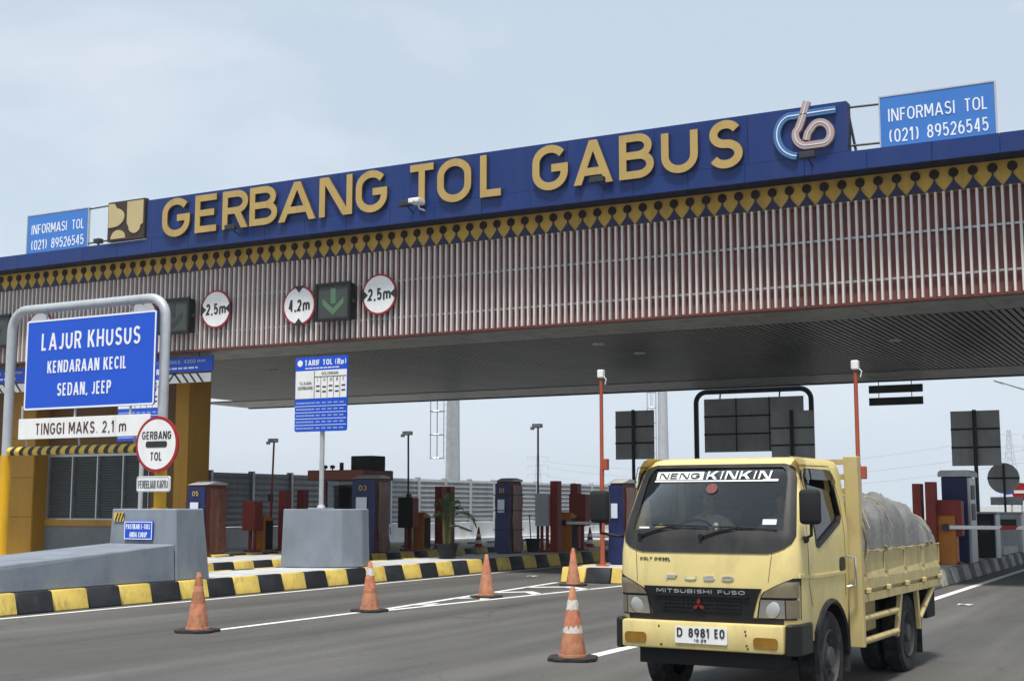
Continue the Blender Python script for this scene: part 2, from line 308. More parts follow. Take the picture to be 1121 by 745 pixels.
# ---------------------------------------------------------------- stroke lettering (road sign style capitals)
def ell(cx, cz, rx, rz, a0, a1):
    n = max(3, int(abs(a1 - a0) / 15)); return [(cx + rx * math.cos(R(a0 + (a1 - a0) * k / n)), cz + rz * math.sin(R(a0 + (a1 - a0) * k / n))) for k in range(n + 1)]
_O = ell(.5, .64, .5, .36, 0, 180) + ell(.5, .36, .5, .36, 180, 360) + [(1, .64)]
_P = [(0, .47), (.58, .47)] + ell(.58, .735, .42, .265, -90, 90) + [(0, 1)]
GL = {'A': (.78, [('d', (0, 0), (.5, 1)), ('d', (1, 0), (.5, 1)), [(.2, .24), (.8, .24)]]), 'B': (.64, [[(0, 0), (0, 1)], [(0, .52), (.55, .52)] + ell(.55, .76, .38, .24, -90, 90) + [(0, 1)], [(0, 0), (.58, 0)] + ell(.58, .26, .42, .26, -90, 90) + [(.5, .52)]]),
      'C': (.64, [ell(.5, .64, .5, .36, 30, 180) + ell(.5, .36, .5, .36, 180, 330)]), 'D': (.68, [[(0, 0), (0, 1)], [(0, 0), (.5, 0)] + ell(.5, .36, .5, .36, -90, 0) + ell(.5, .64, .5, .36, 0, 90) + [(0, 1)]]),
      'E': (.56, [[(0, 0), (0, 1)], [(0, 0), (1, 0)], [(0, .52), (.88, .52)], [(0, 1), (1, 1)]]), 'F': (.54, [[(0, 0), (0, 1)], [(0, .5), (.88, .5)], [(0, 1), (1, 1)]]),
      'G': (.68, [ell(.5, .64, .5, .36, 35, 180) + ell(.5, .36, .5, .36, 180, 360) + [(1, .48), (.55, .48)]]), 'H': (.66, [[(0, 0), (0, 1)], [(1, 0), (1, 1)], [(0, .5), (1, .5)]]), 'I': (.17, [[(.5, 0), (.5, 1)]]),
      'J': (.46, [[(1, 1), (1, .3)] + ell(.45, .3, .55, .3, 0, -140)]), 'K': (.66, [[(0, 0), (0, 1)], ('d', (.12, .36), (.95, 1)), ('d', (1, 0), (.34, .6))]), 'L': (.53, [[(0, 0), (0, 1)], [(0, 0), (1, 0)]]),
      'M': (.82, [[(0, 0), (0, 1)], [(1, 0), (1, 1)], ('d', (.5, .22), (.04, 1)), ('d', (.5, .22), (.96, 1))]), 'N': (.70, [[(0, 0), (0, 1)], [(1, 0), (1, 1)], ('d', (.94, 0), (.06, 1))]), 'O': (.70, [_O]),
      'P': (.62, [[(0, 0), (0, 1)], _P]), 'R': (.65, [[(0, 0), (0, 1)], _P, ('d', (1, 0), (.55, .5))]), 'S': (.62, [ell(.5, .755, .46, .245, 25, 270) + ell(.5, .255, .5, .255, 90, -155)]), 'T': (.62, [[(.5, 0), (.5, 1)], [(0, 1), (1, 1)]]),
      'U': (.66, [[(0, 1), (0, .36)] + ell(.5, .36, .5, .36, 180, 360) + [(1, 1)]]), 'V': (.72, [('d', (.5, 0), (0, 1)), ('d', (.5, 0), (1, 1))]), '0': (.60, [_O]), '1': (.38, [[(.7, 0), (.7, 1)], ('d', (.0, .72), (.6, 1))]),
      '2': (.58, [ell(.5, .70, .48, .30, 165, -35) + [(0, 0), (1, 0)]]), '3': (.58, [ell(.48, .755, .44, .245, 150, -90) + ell(.48, .26, .5, .26, 90, -150)]), '4': (.62, [[(.75, 0), (.75, 1)], [(0, .24), (1, .24)], ('d', (.02, .26), (.66, 1))]),
      '5': (.58, [[(.92, 1), (.1, 1), (.06, .52)] + ell(.48, .32, .5, .32, 120, -150)]), '6': (.60, [ell(.5, .31, .5, .31, 0, 360), ell(.62, .31, .62, .69, 180, 95)]), '8': (.60, [ell(.5, .76, .42, .24, 0, 360), ell(.5, .26, .5, .26, 0, 360)]),
      '9': (.60, [ell(.5, .69, .5, .31, 0, 360), ell(.38, .69, .62, .69, 0, -85)]), '(': (.30, [ell(1.0, .5, .9, .62, 125, 235)]), ')': (.30, [ell(0, .5, .9, .62, 55, -55)]), ',': (.20, [[(.6, .06), (.35, -.16)]]), '.': (.20, [[(.5, 0), (.5, .03)]]),
      '-': (.4, [[(0, .42), (1, .42)]]), '·': (.2, [[(.5, .45), (.5, .5)]]), 'm': (.92, [[(0, 0), (0, .66)], [(0, .42)] + ell(.25, .42, .25, .26, 180, 0) + [(.5, 0)], [(.5, .42)] + ell(.75, .42, .25, .26, 180, 0) + [(1, 0)]]),
      'p': (.58, [[(0, -.22), (0, .66)], ell(.5, .33, .5, .33, 0, 360)]), 'Rp': (.6, [])}
def stroke_rows(pts, t):
    L_ = []
    pts = [p for i, p in enumerate(pts) if i == 0 or (Vector(p) - Vector(pts[i - 1])).length > 1e-4]
    n = len(pts); closed = n > 3 and (Vector(pts[0]) - Vector(pts[-1])).length < 1e-4
    for i, p in enumerate(pts):
        a = Vector(pts[i - 1]) if i else (Vector(pts[-2]) if closed else None); c = Vector(pts[i + 1]) if i < n - 1 else (Vector(pts[1]) if closed else None); p = Vector(p)
        d1 = (p - a).normalized() if a is not None else None; d2 = (c - p).normalized() if c is not None else None
        d1 = d1 or d2; d2 = d2 or d1
        n1 = Vector((-d1.y, d1.x)); n2 = Vector((-d2.y, d2.x)); m = n1 + n2
        if m.length < .2: m = n1
        m.normalize(); k = min(1 / max(m.dot(n1), .35), 2.2); L_.append((p + m * t / 2 * k, p - m * t / 2 * k))
    return L_
def text(name, s, x0, x1, z0, z1, y, mat, parent=None, depth=.006, bold=.02, world=True, mir=False, shear=0, surf=None, t=None, gap=.15):
    H_ = z1 - z0; t = t if t is not None else .12 + bold * 2.4
    nat = 0; units = []
    words = s.split(' ')
    for w_ in words:
        if not w_: nat += .25; units.append(None); continue
        units.append(w_); nat += sum(GL[c][0] for c in w_) + gap * (len(w_) - 1) + .62
    nat -= .62
    tot = (x1 - x0) / H_ if x1 is not None else nat
    k = tot / nat; cur = 0; objs = []
    def P(x, z, dd):
        X, Z = x0 + (x + shear * z) * H_, z0 + z * H_
        return (X, (y if surf is None else surf(X, Z)) - dd, Z)
    for w_ in units:
        if w_ is None: cur += .25 * k; continue
        b = MB(); j = 0
        for ch in w_:
            W, st = GL[ch]; W *= k
            tt = min(t, W * .45) if W > .25 else t
            for q in st:
                dz = depth + j * min(.0007, depth * .05); j += 1
                if isinstance(q, tuple):
                    (ax, az), (bx, bz) = q[1], q[2]; dx = (bx - ax) * W; dzz = bz - az; hs = (tt / 2) * math.sqrt(dx * dx + dzz * dzz) / abs(dzz); hs = min(hs, W * .3)
                    f = lambda x: hs + x * (W - 2 * hs)
                    rows = [((f(ax) - hs, az), (f(ax) + hs, az)), ((f(bx) - hs, bz), (f(bx) + hs, bz))]
                else:
                    inx = tt / 2 if W > .3 else W * .0
                    rows = stroke_rows([((inx + x * (W - 2 * inx)), tt / 2 + z * (1 - tt)) for x, z in q], tt)
                    if len(q) == 2 and q[0][0] == q[1][0] and abs(q[0][1] - q[1][1]) > .5: rows = [((r[0][0], 0 if abs(r[0][1] - tt / 2) < 1e-6 else (1 if abs(r[0][1] - 1 + tt / 2) < 1e-6 else r[0][1])), (r[1][0], 0 if abs(r[1][1] - tt / 2) < 1e-6 else (1 if abs(r[1][1] - 1 + tt / 2) < 1e-6 else r[1][1]))) for r in rows]
                rr = [[P(cur + l[0], l[1], dz), P(cur + r[0], r[1], dz), P(cur + r[0], r[1], 0), P(cur + l[0], l[1], 0)] for l, r in rows]
                b.grid(rr, close=True); b._add(rr[0], [(0, 1, 2, 3)]); b._add(rr[-1], [(0, 1, 2, 3)])
            cur += W + gap * k
        cur += (.62 - gap) * k
        objs.append(b.build(name, mat, parent, None, None, world))
    return objs[0]

# ================================================================ SETTING
b = MB(); b.grid([[(-1400, y, -.06), (1400, y, -.06)] for y in (-200, 1400)]); tag(b.build('ground', M['earth']), kind='structure')
b = MB(); b.grid([[(-31.2, y, 0), (60, y, 0)] for y in (-40, 400)]); tag(b.build('road', M['asphalt']), kind='structure')

def stripe(name, quads):
    b = MB()
    for q in quads: b._add([(x, y, .004) for x, y in q], [(0, 1, 2, 3)])
    return tag(b.build(name, M['paint_white']), kind='structure')
def line(x, y0, y1, w=.13, x2=None):
    x2 = x if x2 is None else x2
    return stripe('lane_line', [[(x - w / 2, y0), (x + w / 2, y0), (x2 + w / 2, y1), (x2 - w / 2, y1)]])
line(-16.52, 8, 60); line(-20.9, 8, 60); line(-4.82, 20, 70, .16); line(-13.6, 28.6, 60); line(-10.85, 28.6, 60); line(-7.95, 27, 60)
line(-12.42, 14.3, 18.6, .13); line(-6.5, 13.9, 24.0, .17, -6.5)
# splayed hatching in front of the two island noses
def hatch(xc, ya, yb, half, wl=.14):
    line(xc - .02, ya, yb, wl, xc - half); line(xc + .06, ya, yb, wl, xc + half)
    y = ya + 1.5
    while y < yb - .6:
        h = half * (y - ya) / (yb - ya); s = .33
        h2 = half * (y + s - ya) / (yb - ya)
        stripe('chevron_marking', [[(xc - h + .05, y - .25), (xc, y + .28), (xc, y + .28 + s), (xc - h2 + .05, y - .25 + s)],
                                   [(xc, y + .28), (xc + h - .02, y - .35), (xc + h2 - .02, y - .35 + s), (xc, y + .28 + s)]])
        y += 1.8
hatch(-12.35, 18.3, 27.0, .92)

KH = .34
def kerb_mesh(name, mat, L=.745):
    b = MB()
    b.hexa([(0, 0, 0), (0, L, 0), (.24, L, 0), (.24, 0, 0)], [(0, 0, KH), (0, L, KH), (.15, L, KH), (.15, 0, KH)], bev=.022); return b.mesh(name, mat, 40)
KM = {k: kerb_mesh('kerb_' + k, M['kerb_' + k]) for k in ('yellow', 'black', 'worn', 'dark')}
def kerb_end(name, mat, L):       # nose block, faces the traffic
    b = MB(); b.hexa([(0, -.22, 0), (0, .0, 0), (L, .0, 0), (L, -.22, 0)], [(0.01, -.12, KH), (.01, 0, KH), (L - .01, 0, KH), (L - .01, -.12, KH)], bev=.022); return b.mesh(name, mat, 40)
def island(x0, x1, y0, y1, cols, start=0, left=True, phase=0.0):
    b = MB(); b.box(x0 + .15, x1 - .15, y0, y1, .02, KH - .012); isl = tag(b.build('traffic_island', M['pavement']), kind='structure')
    n = int((y1 - y0) / .75)
    for i in range(n):
        k = cols[(i + start) % 2]
        if k == 'kerb' : continue
        piece('kerb_block', KM[k], isl, (x1 - .15, y0 + i * .75, 0))
        if left and i < 40:
            o = piece('kerb_block', KM[k], isl, (x0 + .15, y0 + i * .75 + .745, 0)); o.rotation_euler.z = math.pi
    nn = max(2, int(round((x1 - x0) / .6))); L = (x1 - x0 - .02) / nn
    for i in range(nn):
        k = cols[(i + start + 1) % 2]
        piece('kerb_block', kerb_end('kerb_nose', M['kerb_' + k], L - .006), isl, (x0 + .01 + i * L, y0 - .004, 0))
    return isl
YB = ('yellow', 'black')
island(-18.95, -16.93, 9.06, 52.0, YB, 1, left=True)        # black/yellow phase: yellow 15.06 .. 15.81
island(-24.1, -21.5, 15.3, 52.0, YB, 0)
island(-27.0, -25.0, 22.3, 52.0, YB, 1)
island(-13.25, -11.4, 27.3, 52.0, YB, 1)
island(-7.5, -5.4, 24.6, 54.0, ('worn', 'dark'), 0)

# ================================================================ THE GANTRY
F0, YF = 28.08, 27.32
GX0, GX1 = -38.0, 3.0
gan = thing('toll_gantry', (-27, 30.6, 0), 'long toll gate canopy with blue lettered fascia, gold band and vertical louvres over the lanes', 'toll gate')
b = MB(); b.box(GX0, GX1, 28.36, 46.38, 6.3, 8.9); b.box(GX0, GX1, 27.4, 46.3, 8.94, 9.02); b.build('roof', M['roof_grey'], gan)
b = MB(); b.box(GX0, GX1, 28.275, 28.33, 5.99, 8.74); b.build('backing_wall', M['maroon'], gan)
b = MB(); b.box(GX0, GX1, 28.07, 28.34, 5.95, 5.985); b.build('bottom_trim', M['red_trim'], gan)
b = MB(); b.box(-.0275, .0275, 0, .10, 6.0, 8.215, bev=.006); sl = b.mesh('slat', M['louvre'], 40)
nsl = int((GX1 - GX0) / .1655)
i0 = int((-36.2 + 15.39) / .1655)
for i in range(i0, i0 + 214): piece('slat', sl, gan, (-15.39 + i * .1655, F0, 0))
for z in (6.47, 7.42):
    b = MB(); b.box(GX0, GX1, F0 + .102, F0 + .15, z - .024, z + .024); b.build('rail', M['alu'], gan)
# gold ornament band
b = MB(); b.box(GX0, GX1, 28.10, 28.25, 8.2, 8.735); band = b.build('gold_band', M['gold_band'], gan)
s = .387
b = MB(); b.prism([(-s / 2 + .006, 8.205), (s / 2 - .006, 8.205), (.06, 8.36), (.02, 8.42), (.014, 8.5), (-.014, 8.5), (-.02, 8.42), (-.06, 8.36)], 'y', 28.078, 28.12); tri = b.mesh('ornament_foot', M['ornament_blue'])
b = MB(); b.prism(disc(0, 8.585, .102, 20), 'y', 28.074, 28.12); dsc = b.mesh('ornament_disc', M['ornament_brown'])
for i in range(-54, 36):
    x = -15.42 + i * s
    piece('ornament_foot', tri, band, (x, 0, 0)); piece('ornament_disc', dsc, band, (x, 0, 0))
# blue fascia
fas = MB(); fas.box(GX0, GX1, YF + .05, 28.16, 8.75, 8.80); fas = fas.build('fascia', M['blue_dark'], gan)
pw = 1.32
b = MB(); b.box(0, pw - .007, YF, YF + .06, 8.69, 9.098, bev=.004); pan = b.mesh('fascia_panel', M['blue_panel'])
x = -15.42 - 17 * pw
while x < 1.5: piece('fascia_panel', pan, fas, (x, 0, 0)); x += pw
bd = MB(); bd.box(-26.2, -6.56, YF + .06, YF + .3, 9.11, 10.19); bd = bd.build('sign_board', M['blue_dark'], gan)
x0 = -26.2; nb = 9; pw2 = (26.2 - 6.56) / nb
b = MB(); b.box(0, pw2 - .007, YF + .002, YF + .06, 9.102, 10.2, bev=.004); pan2 = b.mesh('board_panel', M['blue_panel'])
for i in range(nb): piece('board_panel', pan2, bd, (x0 + i * pw2, 0, 0))
LET = [('G', -25.53, -24.54), ('E', -24.35, -23.51), ('R', -23.39, -22.52), ('B', -22.46, -21.54), ('A', -21.50, -20.30), ('N', -20.18, -19.15), ('G', -19.04, -18.09),
       ('T', -17.5, -16.64), ('O', -16.62, -15.66), ('L', -15.41, -14.75), ('G', -13.99, -13.06), ('A', -12.91, -11.92), ('B', -11.76, -10.91), ('U', -10.73, -9.86), ('S', -9.61, -8.83)]
for ch, a, c in LET:
    z0, z1 = (9.06, 10.1) if ch not in 'GOS' else (9.035, 10.12)
    o = text('letter', ch, a, c, z0, z1, YF - .025, M['gold'], bd, depth=.075, t=.172); o.data.materials.append(M['gold_shade'])
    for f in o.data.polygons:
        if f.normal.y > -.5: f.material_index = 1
# letter sides take the darkened gold: their shadow outline is put into the colour
# square emblem left of the letters
em = MB(); em.box(-27.62, -26.22, YF - .06, YF + .1, 9.13, 10.27, bev=.006); em = em.build('square_emblem', M['logo_brown'], gan)
def emb(pts, nm='emblem_shape'): b = MB(); b.prism(pts, 'y', YF - .085, YF - .055); b.build(nm, M['logo_cream'], em)
ex0, ex1, ez0, ez1 = -27.575, -26.265, 9.19, 10.22
def E_(u, v): return (ex0 + u * (ex1 - ex0), ez0 + v * (ez1 - ez0))
emb([E_(0, 1.0), E_(.16, .99), E_(.22, .87)] + [E_(.14 + .32 * math.cos(t), .60 + .27 * math.sin(t)) for t in [R(a) for a in range(60, -91, -15)]] + [E_(0, .33)])
emb([E_(.54, 1.0), E_(1, 1.0), E_(1, .35)] + [E_(.76 + .17 * math.cos(t), .30 + .20 * math.sin(t)) for t in [R(a) for a in range(0, -181, -15)]] + [E_(.54, .40)])
emb([E_(.08, .0)] + [E_(.29 + .21 * math.cos(t), .0 + .24 * math.sin(t)) for t in [R(a) for a in range(180, -1, -15)]])
# ribbon logo right of the letters
def ribbon(b, pts, w, y0, y1):
    L_, R_ = [], []
    for i, p in enumerate(pts):
        a = pts[max(i - 1, 0)]; c = pts[min(i + 1, len(pts) - 1)]; d = Vector((c[0] - a[0], c[1] - a[1])).normalized(); n = Vector((-d.y, d.x)) * w / 2
        L_.append((p[0] + n.x, p[1] + n.y)); R_.append((p[0] - n.x, p[1] - n.y))
    rows = [[(l[0], y0, l[1]), (r[0], y0, r[1]), (r[0], y1, r[1]), (l[0], y1, l[1])] for l, r in zip(L_, R_)]
    b.grid(rows, close=True); b._add(rows[0], [(0, 1, 2, 3)]); b._add(rows[-1], [(0, 1, 2, 3)])
def zl(pts):
    r = []
    for u, v in pts: q = at_y(840 + u / 8.28, 100 + v / 8.28, YF - .05); r.append((q.x, q.z))
    return r
def arc(cx, cy, rx, ry, a0, a1, st=12):
    n = max(2, int(abs(a1 - a0) / st)); return [(cx + rx * math.cos(R(a0 + (a1 - a0) * k / n)), cy - ry * math.sin(R(a0 + (a1 - a0) * k / n))) for k in range(n + 1)]
cpath = zl([(270, 590), (230, 585)] + arc(245, 400, 155, 180, 250, 110) + [(240, 225), (420, 195), (620, 165)])
bpath = zl([(360, 95), (345, 150), (315, 260), (285, 340)] + arc(350, 400, 92, 95, 160, 270) + [(430, 485)] + arc(485, 380, 92, 98, 290, 450 + 50) + [(370, 380), (355, 445)])
lg = MB(); ribbon(lg, cpath, .155, YF - .09, YF + .001); lg = lg.build('ribbon_logo', M['logo_blue'], gan)
b = MB(); ribbon(b, cpath, .022, YF - .10, YF - .088); b.build('neon_strip', M['text_white'], lg)
b = MB(); ribbon(b, bpath, .155, YF - .10, YF - .002); b.build('ribbon_loop', M['logo_pink'], lg)
b = MB(); ribbon(b, bpath, .022, YF - .11, YF - .098); b.build('neon_strip', M['paper'], lg)
# soffit: border panels, dark slatted ceiling between
so = MB(); so.box(GX0, GX1, 30.5, 43.3, 6.2, 6.25); so = so.build('ceiling', M['ceiling_void'], gan)
b = MB(); b.box(0, 2.585, 28.35, 30.58, 6.0, 6.06); p1 = b.mesh('soffit_panel', M['soffit'])
b = MB(); b.box(0, 2.585, 43.3, 46.3, 5.98, 6.04); p2 = b.mesh('soffit_panel', M['soffit'])
x = GX0
while x < 0.5: piece('soffit_panel', p1, so, (x, 0, 0)); piece('soffit_panel', p2, so, (x, 0, 0)); x += 2.6
b = MB(); b.box(0, .105, 30.64, 43.2, 6.0, 6.05); cs = b.mesh('ceiling_slat', M['ceiling_slat'])
for i in range(228): piece('ceiling_slat', cs, so, (-36 + i * .165, 0, 0))
b = MB(); b.box(GX0, GX1, 46.3, 46.42, 5.94, 9.0); b.build('rear_fascia', M['blue_dark'], gan)
for px, py in ((655, 376), (300, 405), (700, 386), (980, 372)):
    p = at_z(px, py, 6.0); b = MB(); b.lathe([(.16, -.03), (.17, .01)], (p.x, p.y, 6.0), n=20); b.build('ceiling_lamp', M['back_dark'], so, 40)
# pillars
for xa, xb, ya, yb in ((-27.52, -27.0, 30.17, 31.14), (2.0, 2.6, 30.2, 31.2), (2.0, 2.6, 44.5, 45.4)):
    b = MB(); b.box(xa, xb, ya, yb, 0, 6.1, bev=.01); b.build('pillar', M['office_yellow'], gan)
# camera and spotlights on the fascia
def fitting(px, py, dx=.0):
    p = at_y(px, py, YF - .35); b = MB(); b.box(p.x - .17, p.x + .17, p.y - .08, p.y + .08, p.z - .06, p.z + .07, bev=.01); b.tube([(p.x, p.y, p.z - .02), (p.x, YF, p.z - .15)], .018, 6)
    o = b.build('spotlight', M['steel_dark'], gan); return o
for px, py in ((444, 223), (654, 197), (884, 170), (253, 249)): fitting(px, py)
p = at_y(457, 221, YF - .35); b = MB(); b.box(p.x - .14, p.x + .16, p.y - .22, p.y + .1, p.z - .05, p.z + .06, bev=.015); b.lathe([(.055, 0), (.055, -.06)], (p.x + .0, p.y - .2, p.z), 'y', 14)
b.tube([(p.x, p.y, p.z - .02), (p.x, p.y + .1, p.z - .15), (p.x, YF, p.z - .15)], .02, 6); b.build('surveillance_camera', M['sign_white'], gan, 40)

# info boards on top of the fascia
def info(px, tx, name_label):
    (a, t0), (c, t1), yb_ = px
    A = at_y(a, t0, YF + .35); C_ = at_y(c, t1, YF + .35); z1 = (A.z + C_.z) / 2; z0 = 9.03
    t = thing('information_board', ((A.x + C_.x) / 2, YF + .35, 9.02), name_label, 'sign', 'information boards on the gantry roof')
    b = MB(); b.box(A.x, C_.x, YF + .35, YF + .40, z0, z1, bev=.004); b.build('panel', M['info_blue'], t)
    b = MB()
    for q in ((A.x - .03, A.x + .0, z0, z1 + .03), (C_.x, C_.x + .03, z0, z1 + .03), (A.x, C_.x, z1, z1 + .03)): b.box(q[0], q[1], YF + .34, YF + .41, q[2], q[3])
    b.build('frame', M['galv'], t)
    w_ = C_.x - A.x; h = z1 - 9.13
    text('lettering', 'INFORMASI  TOL', A.x + .07 * w_, C_.x - .06 * w_, 9.13 + h * .52, 9.13 + h * .76, YF + .349, M['text_white'], t, .006, t=.108)
    text('lettering', '(021)  89526545', A.x + .08 * w_, C_.x - .06 * w_, 9.13 + h * .12, 9.13 + h * .37, YF + .349, M['text_white'], t, .006, t=.108)
    b = MB(); xs = (A.x + .2, C_.x - .2)
    for x in xs: b.box(x - .03, x + .03, YF + .42, YF + .48, 9.03, z1 - .05)
    b.build('post', M['steel_dark'], t); return t, A, C_, z1
t, A, C_, z1 = info(((963, 107), (1088, 90), 0), 0, 'larger blue information board at the right end of the gantry roof, beside the ribbon logo')
for z in (9.28, 10.12): b = MB(); b.tube([(-6.58, YF + .25, z), (A.x - .02, YF + .38, z + .02)], .025, 6); b.build('strut', M['steel_dark'], t)
b = MB(); b.tube([(-6.62, YF + .25, 10.15), (-6.45, YF + .3, 9.05)], .03, 6); b.build('strut', M['steel_dark'], t)
t, A, C_, z1 = info(((31, 237), (97, 228), 0), 0, 'small blue information board at the left end of the gantry roof, beside the square emblem')
for z in (9.28, 10.3): b = MB(); b.tube([(C_.x + .02, YF + .38, z), (-27.6, YF + .2, z - .03)], .022, 6); b.build('strut', M['steel_dark'], t)
p = at_y(108, 263, YF + .3); b = MB(); b.box(p.x - .12, p.x + .12, p.y - .1, p.y + .08, p.z - .09, p.z + .04, bev=.01); b.box(p.x - .02, p.x + .02, p.y - .02, p.y + .02, 9.02, p.z - .05); tag(b.build('floodlight', M['steel_dark']), 'small black floodlight on the gantry roof between blue board and square emblem', 'floodlight')

# limit signs hung on the louvres
def limit_sign(x, z, s_, tri, label, r=.53):
    y = F0 - .1
    t = thing('limit_sign', (x, y, z), label, 'sign', 'round limit signs on the gantry louvres')
    b = MB(); b.prism(disc(x, z, r, 36), 'y', y, y + .03); b.build('rim', M['sign_red'], t)
    b = MB(); b.prism(disc(x, z, r - .05, 36), 'y', y - .006, y + .02); b.build('face', M['sign_white'], t)
    text('lettering', s_, x - .34, x + .36, z - .15, z + .16, y - .007, M['text_dark'], t, .006, .02)
    for k in (-1, 1):
        d = .16; q = [(x + k * (r - .005), z - d), (x + k * (r - .005), z + d), (x + k * (r - .19), z)] if tri == 'h' else [(x - d, z + k * (r - .005)), (x + d, z + k * (r - .005)), (x, z + k * (r - .19))]
        b = MB(); b.prism(q, 'y', y - .013, y - .002); b.build('triangle', M['text_dark'], t)
    b = MB(); b.box(x - .25, x + .25, y + .032, F0 - .002, z - .05, z + .05); b.build('bracket', M['alu'], t)
limit_sign(-24.18, 7.06, '2,5m', 'h', 'round white 2,5m sign between the switched-off signal and the 4,2m sign')
limit_sign(-21.34, 6.96, '4,2m', 'v', 'round white 4,2m height sign left of the green arrow signal')
limit_sign(-18.80, 7.07, '2,5m', 'h', 'round white 2,5m width sign right of the green arrow signal')
limit_sign(-30.95, 6.93, '2,5m', 'h', 'round white limit sign mostly hidden behind the left edge of the big blue lane sign')
limit_sign(-26.85, 7.02, '4,2m', 'v', 'round white limit sign peeking out above the right corner of the blue lane sign')
def signal(pa, pb_, pza, pzb, lit, label):
    y = F0 - .32; A = at_y(pa, pza, y); B = at_y(pb_, pzb, y); x = (A.x + B.x) / 2; z = at_y((pa + pb_) / 2, (pza + pzb) / 2, y).z
    hx, hz_ = (B.x - A.x) / 2, .5
    t = thing('lane_signal', (x, y, z), label, 'signal', 'lane signals on the gantry louvres')
    b = MB(); b.box(x - hx + .02, x + hx - .02, y + .02, F0 - .06, z - .47, z + .47, bev=.02); b.build('housing', M['black_matt'], t)
    b = MB()
    for q in ((-hx, -hx + .07, -.5, .5), (hx - .07, hx, -.5, .5), (-hx + .07, hx - .07, .43, .5), (-hx + .07, hx - .07, -.5, -.43)): b.box(x + q[0], x + q[1], y - .04, y + .03, z + q[2], z + q[3])
    b.build('bezel', M['black'], t)
    b = MB(); b.box(x - hx + .07, x + hx - .07, y + .004, y + .025, z - .43, z + .43); f = b.build('display', M['led_panel'], t)
    m = M['led_green'] if lit else M['steel_dark']
    b = MB(); b.prism([(x - .08, z + .36), (x + .08, z + .36), (x + .08, z - .05), (x - .08, z - .05)], 'y', y - .002, y + .006); b.build('arrow_stem', m, f)
    b = MB(); b.prism([(x - .33, z + .10), (x - .33, z - .06), (x, z - .36), (x + .33, z - .06), (x + .33, z + .10), (x, z - .18)], 'y', y - .004, y + .006); b.build('arrow_head', m, f)
    b = MB(); b.box(x - .2, x + .2, F0 - .058, F0 - .003, z - .06, z + .06); b.box(x + hx - .02, x + hx + .05, y + .1, y + .18, z - .04, z + .04); b.build('bracket', M['steel_dark'], t)
signal(346, 383.5, 312, 348, True, 'black lane signal box with green down arrow between the 4,2m and 2,5m signs')
signal(172, 207, 328, 364, False, 'switched-off black lane signal box right of the blue lane sign')
signal(-24, 10, 346, 380, False, 'switched-off black lane signal box at the left edge of the picture')

# height warning boards hung under the gantry edge
def hang_board(xa, xb, label):
    t = thing('height_board', ((xa + xb) / 2, 28.45, 5.13), label, 'sign', 'height boards under the gantry edge')
    b = MB(); b.box(xa, xb, 28.44, 28.48, 5.43, 5.86); b.build('panel', M['sign_blue'], t)
    text('lettering', 'TINGGI MAKS. 4200 mm', xb - 2.3, xb - .25, 5.68, 5.78, 28.438, M['paper'], t, .004, t=.14)
    b = MB(); x = xa + .3
    while x < xb - .5: wd = random.uniform(.08, .2); b.box(x, x + wd, 28.434, 28.441, 5.52, 5.57); x += wd + .05
    b.build('small_lettering', M['text_white'], t)
    b = MB(); b.box(xa, xb - .06, 28.44, 28.47, 5.13, 5.38); st = b.build('striped_panel', M['sign_white'], t)
    n = int((xb - xa) / .27); xm = xb - 1.55
    for i in range(n):
        x = xa + .02 + i * .27; s_ = .22 if x < xm else -.22
        if x + .3 > xb - .06: break
        b = MB(); x_ = x if s_ > 0 else x + .22; b.prism([(x_, 5.131), (x_ + .075, 5.131), (x_ + .075 + s_, 5.379), (x_ + s_, 5.379)], 'y', 28.434, 28.441); b.build('stripe', M['text_dark'], st)
    b = MB()
    for x in (xa + .5, xb - .5): b.tube([(x, 28.46, 5.86), (x, 28.46, 5.99)], .015, 6); b.tube([(x, 28.455, 5.38), (x, 28.455, 5.43)], .015, 6)
    b.build('hanger', M['steel_dark'], t)
hang_board(-29.3, -24.64, 'blue height board with striped strip under the gantry, right of the tall sign frame')
hang_board(-36.2, -31.86, 'blue height board with striped strip under the gantry at the left picture edge')

# office below the left end of the gantry
of = thing('toll_office', (-33, 31, 0), 'ochre yellow office with grey shuttered window under the left end of the gantry', 'building')
WY = 30.9
b = MB(); b.box(-46, -27.6, WY, WY + .6, 3.32, 5.97); b.box(-46, -33.5, WY, WY + .6, 1.1, 3.32); b.box(-29.1, -27.6, WY, WY + .6, 1.1, 3.32); b.build('wall', M['shade_rust_brown'], of)
b = MB(); b.box(-46, -27.6, WY - .04, WY + .6, 0, 1.06); b.build('plinth', M['plinth_grey'], of)
b = MB(); b.box(-33.5, -29.1, WY - .08, WY + .1, 1.063, 1.25); b.build('sill', M['office_yellow'], of)
for xa, xb in ((-34.75, -33.52), (-39.5, -38.0)):
    p = MB(); p.box(xa, xb, 30.35, WY - .003, 0, 5.97); p = p.build('pilaster', M['office_yellow'], of)
    for k in range(4):
        b = MB(); b.box(xa + .02, xb - .02, 30.325, 30.36, .1 + k * 1.25, .1 + k * 1.25 + 1.23, bev=.006); b.build('cladding_panel', M['office_yellow'], p)
wn = MB()
for q in ((-33.5, -29.1, 3.25, 3.32), (-33.5, -29.1, 1.252, 1.30)): wn.box(q[0], q[1], WY - .03, WY + .12, q[2], q[3])
for k in range(5): x = -33.5 + k * 1.0875; wn.box(x - .025 + (.025 if k == 0 else 0), x + .025 - (.025 if k == 4 else 0) + (.0), WY - .028, WY + .12, 1.30, 3.25)
wn = wn.build('window', M['alu'], of)
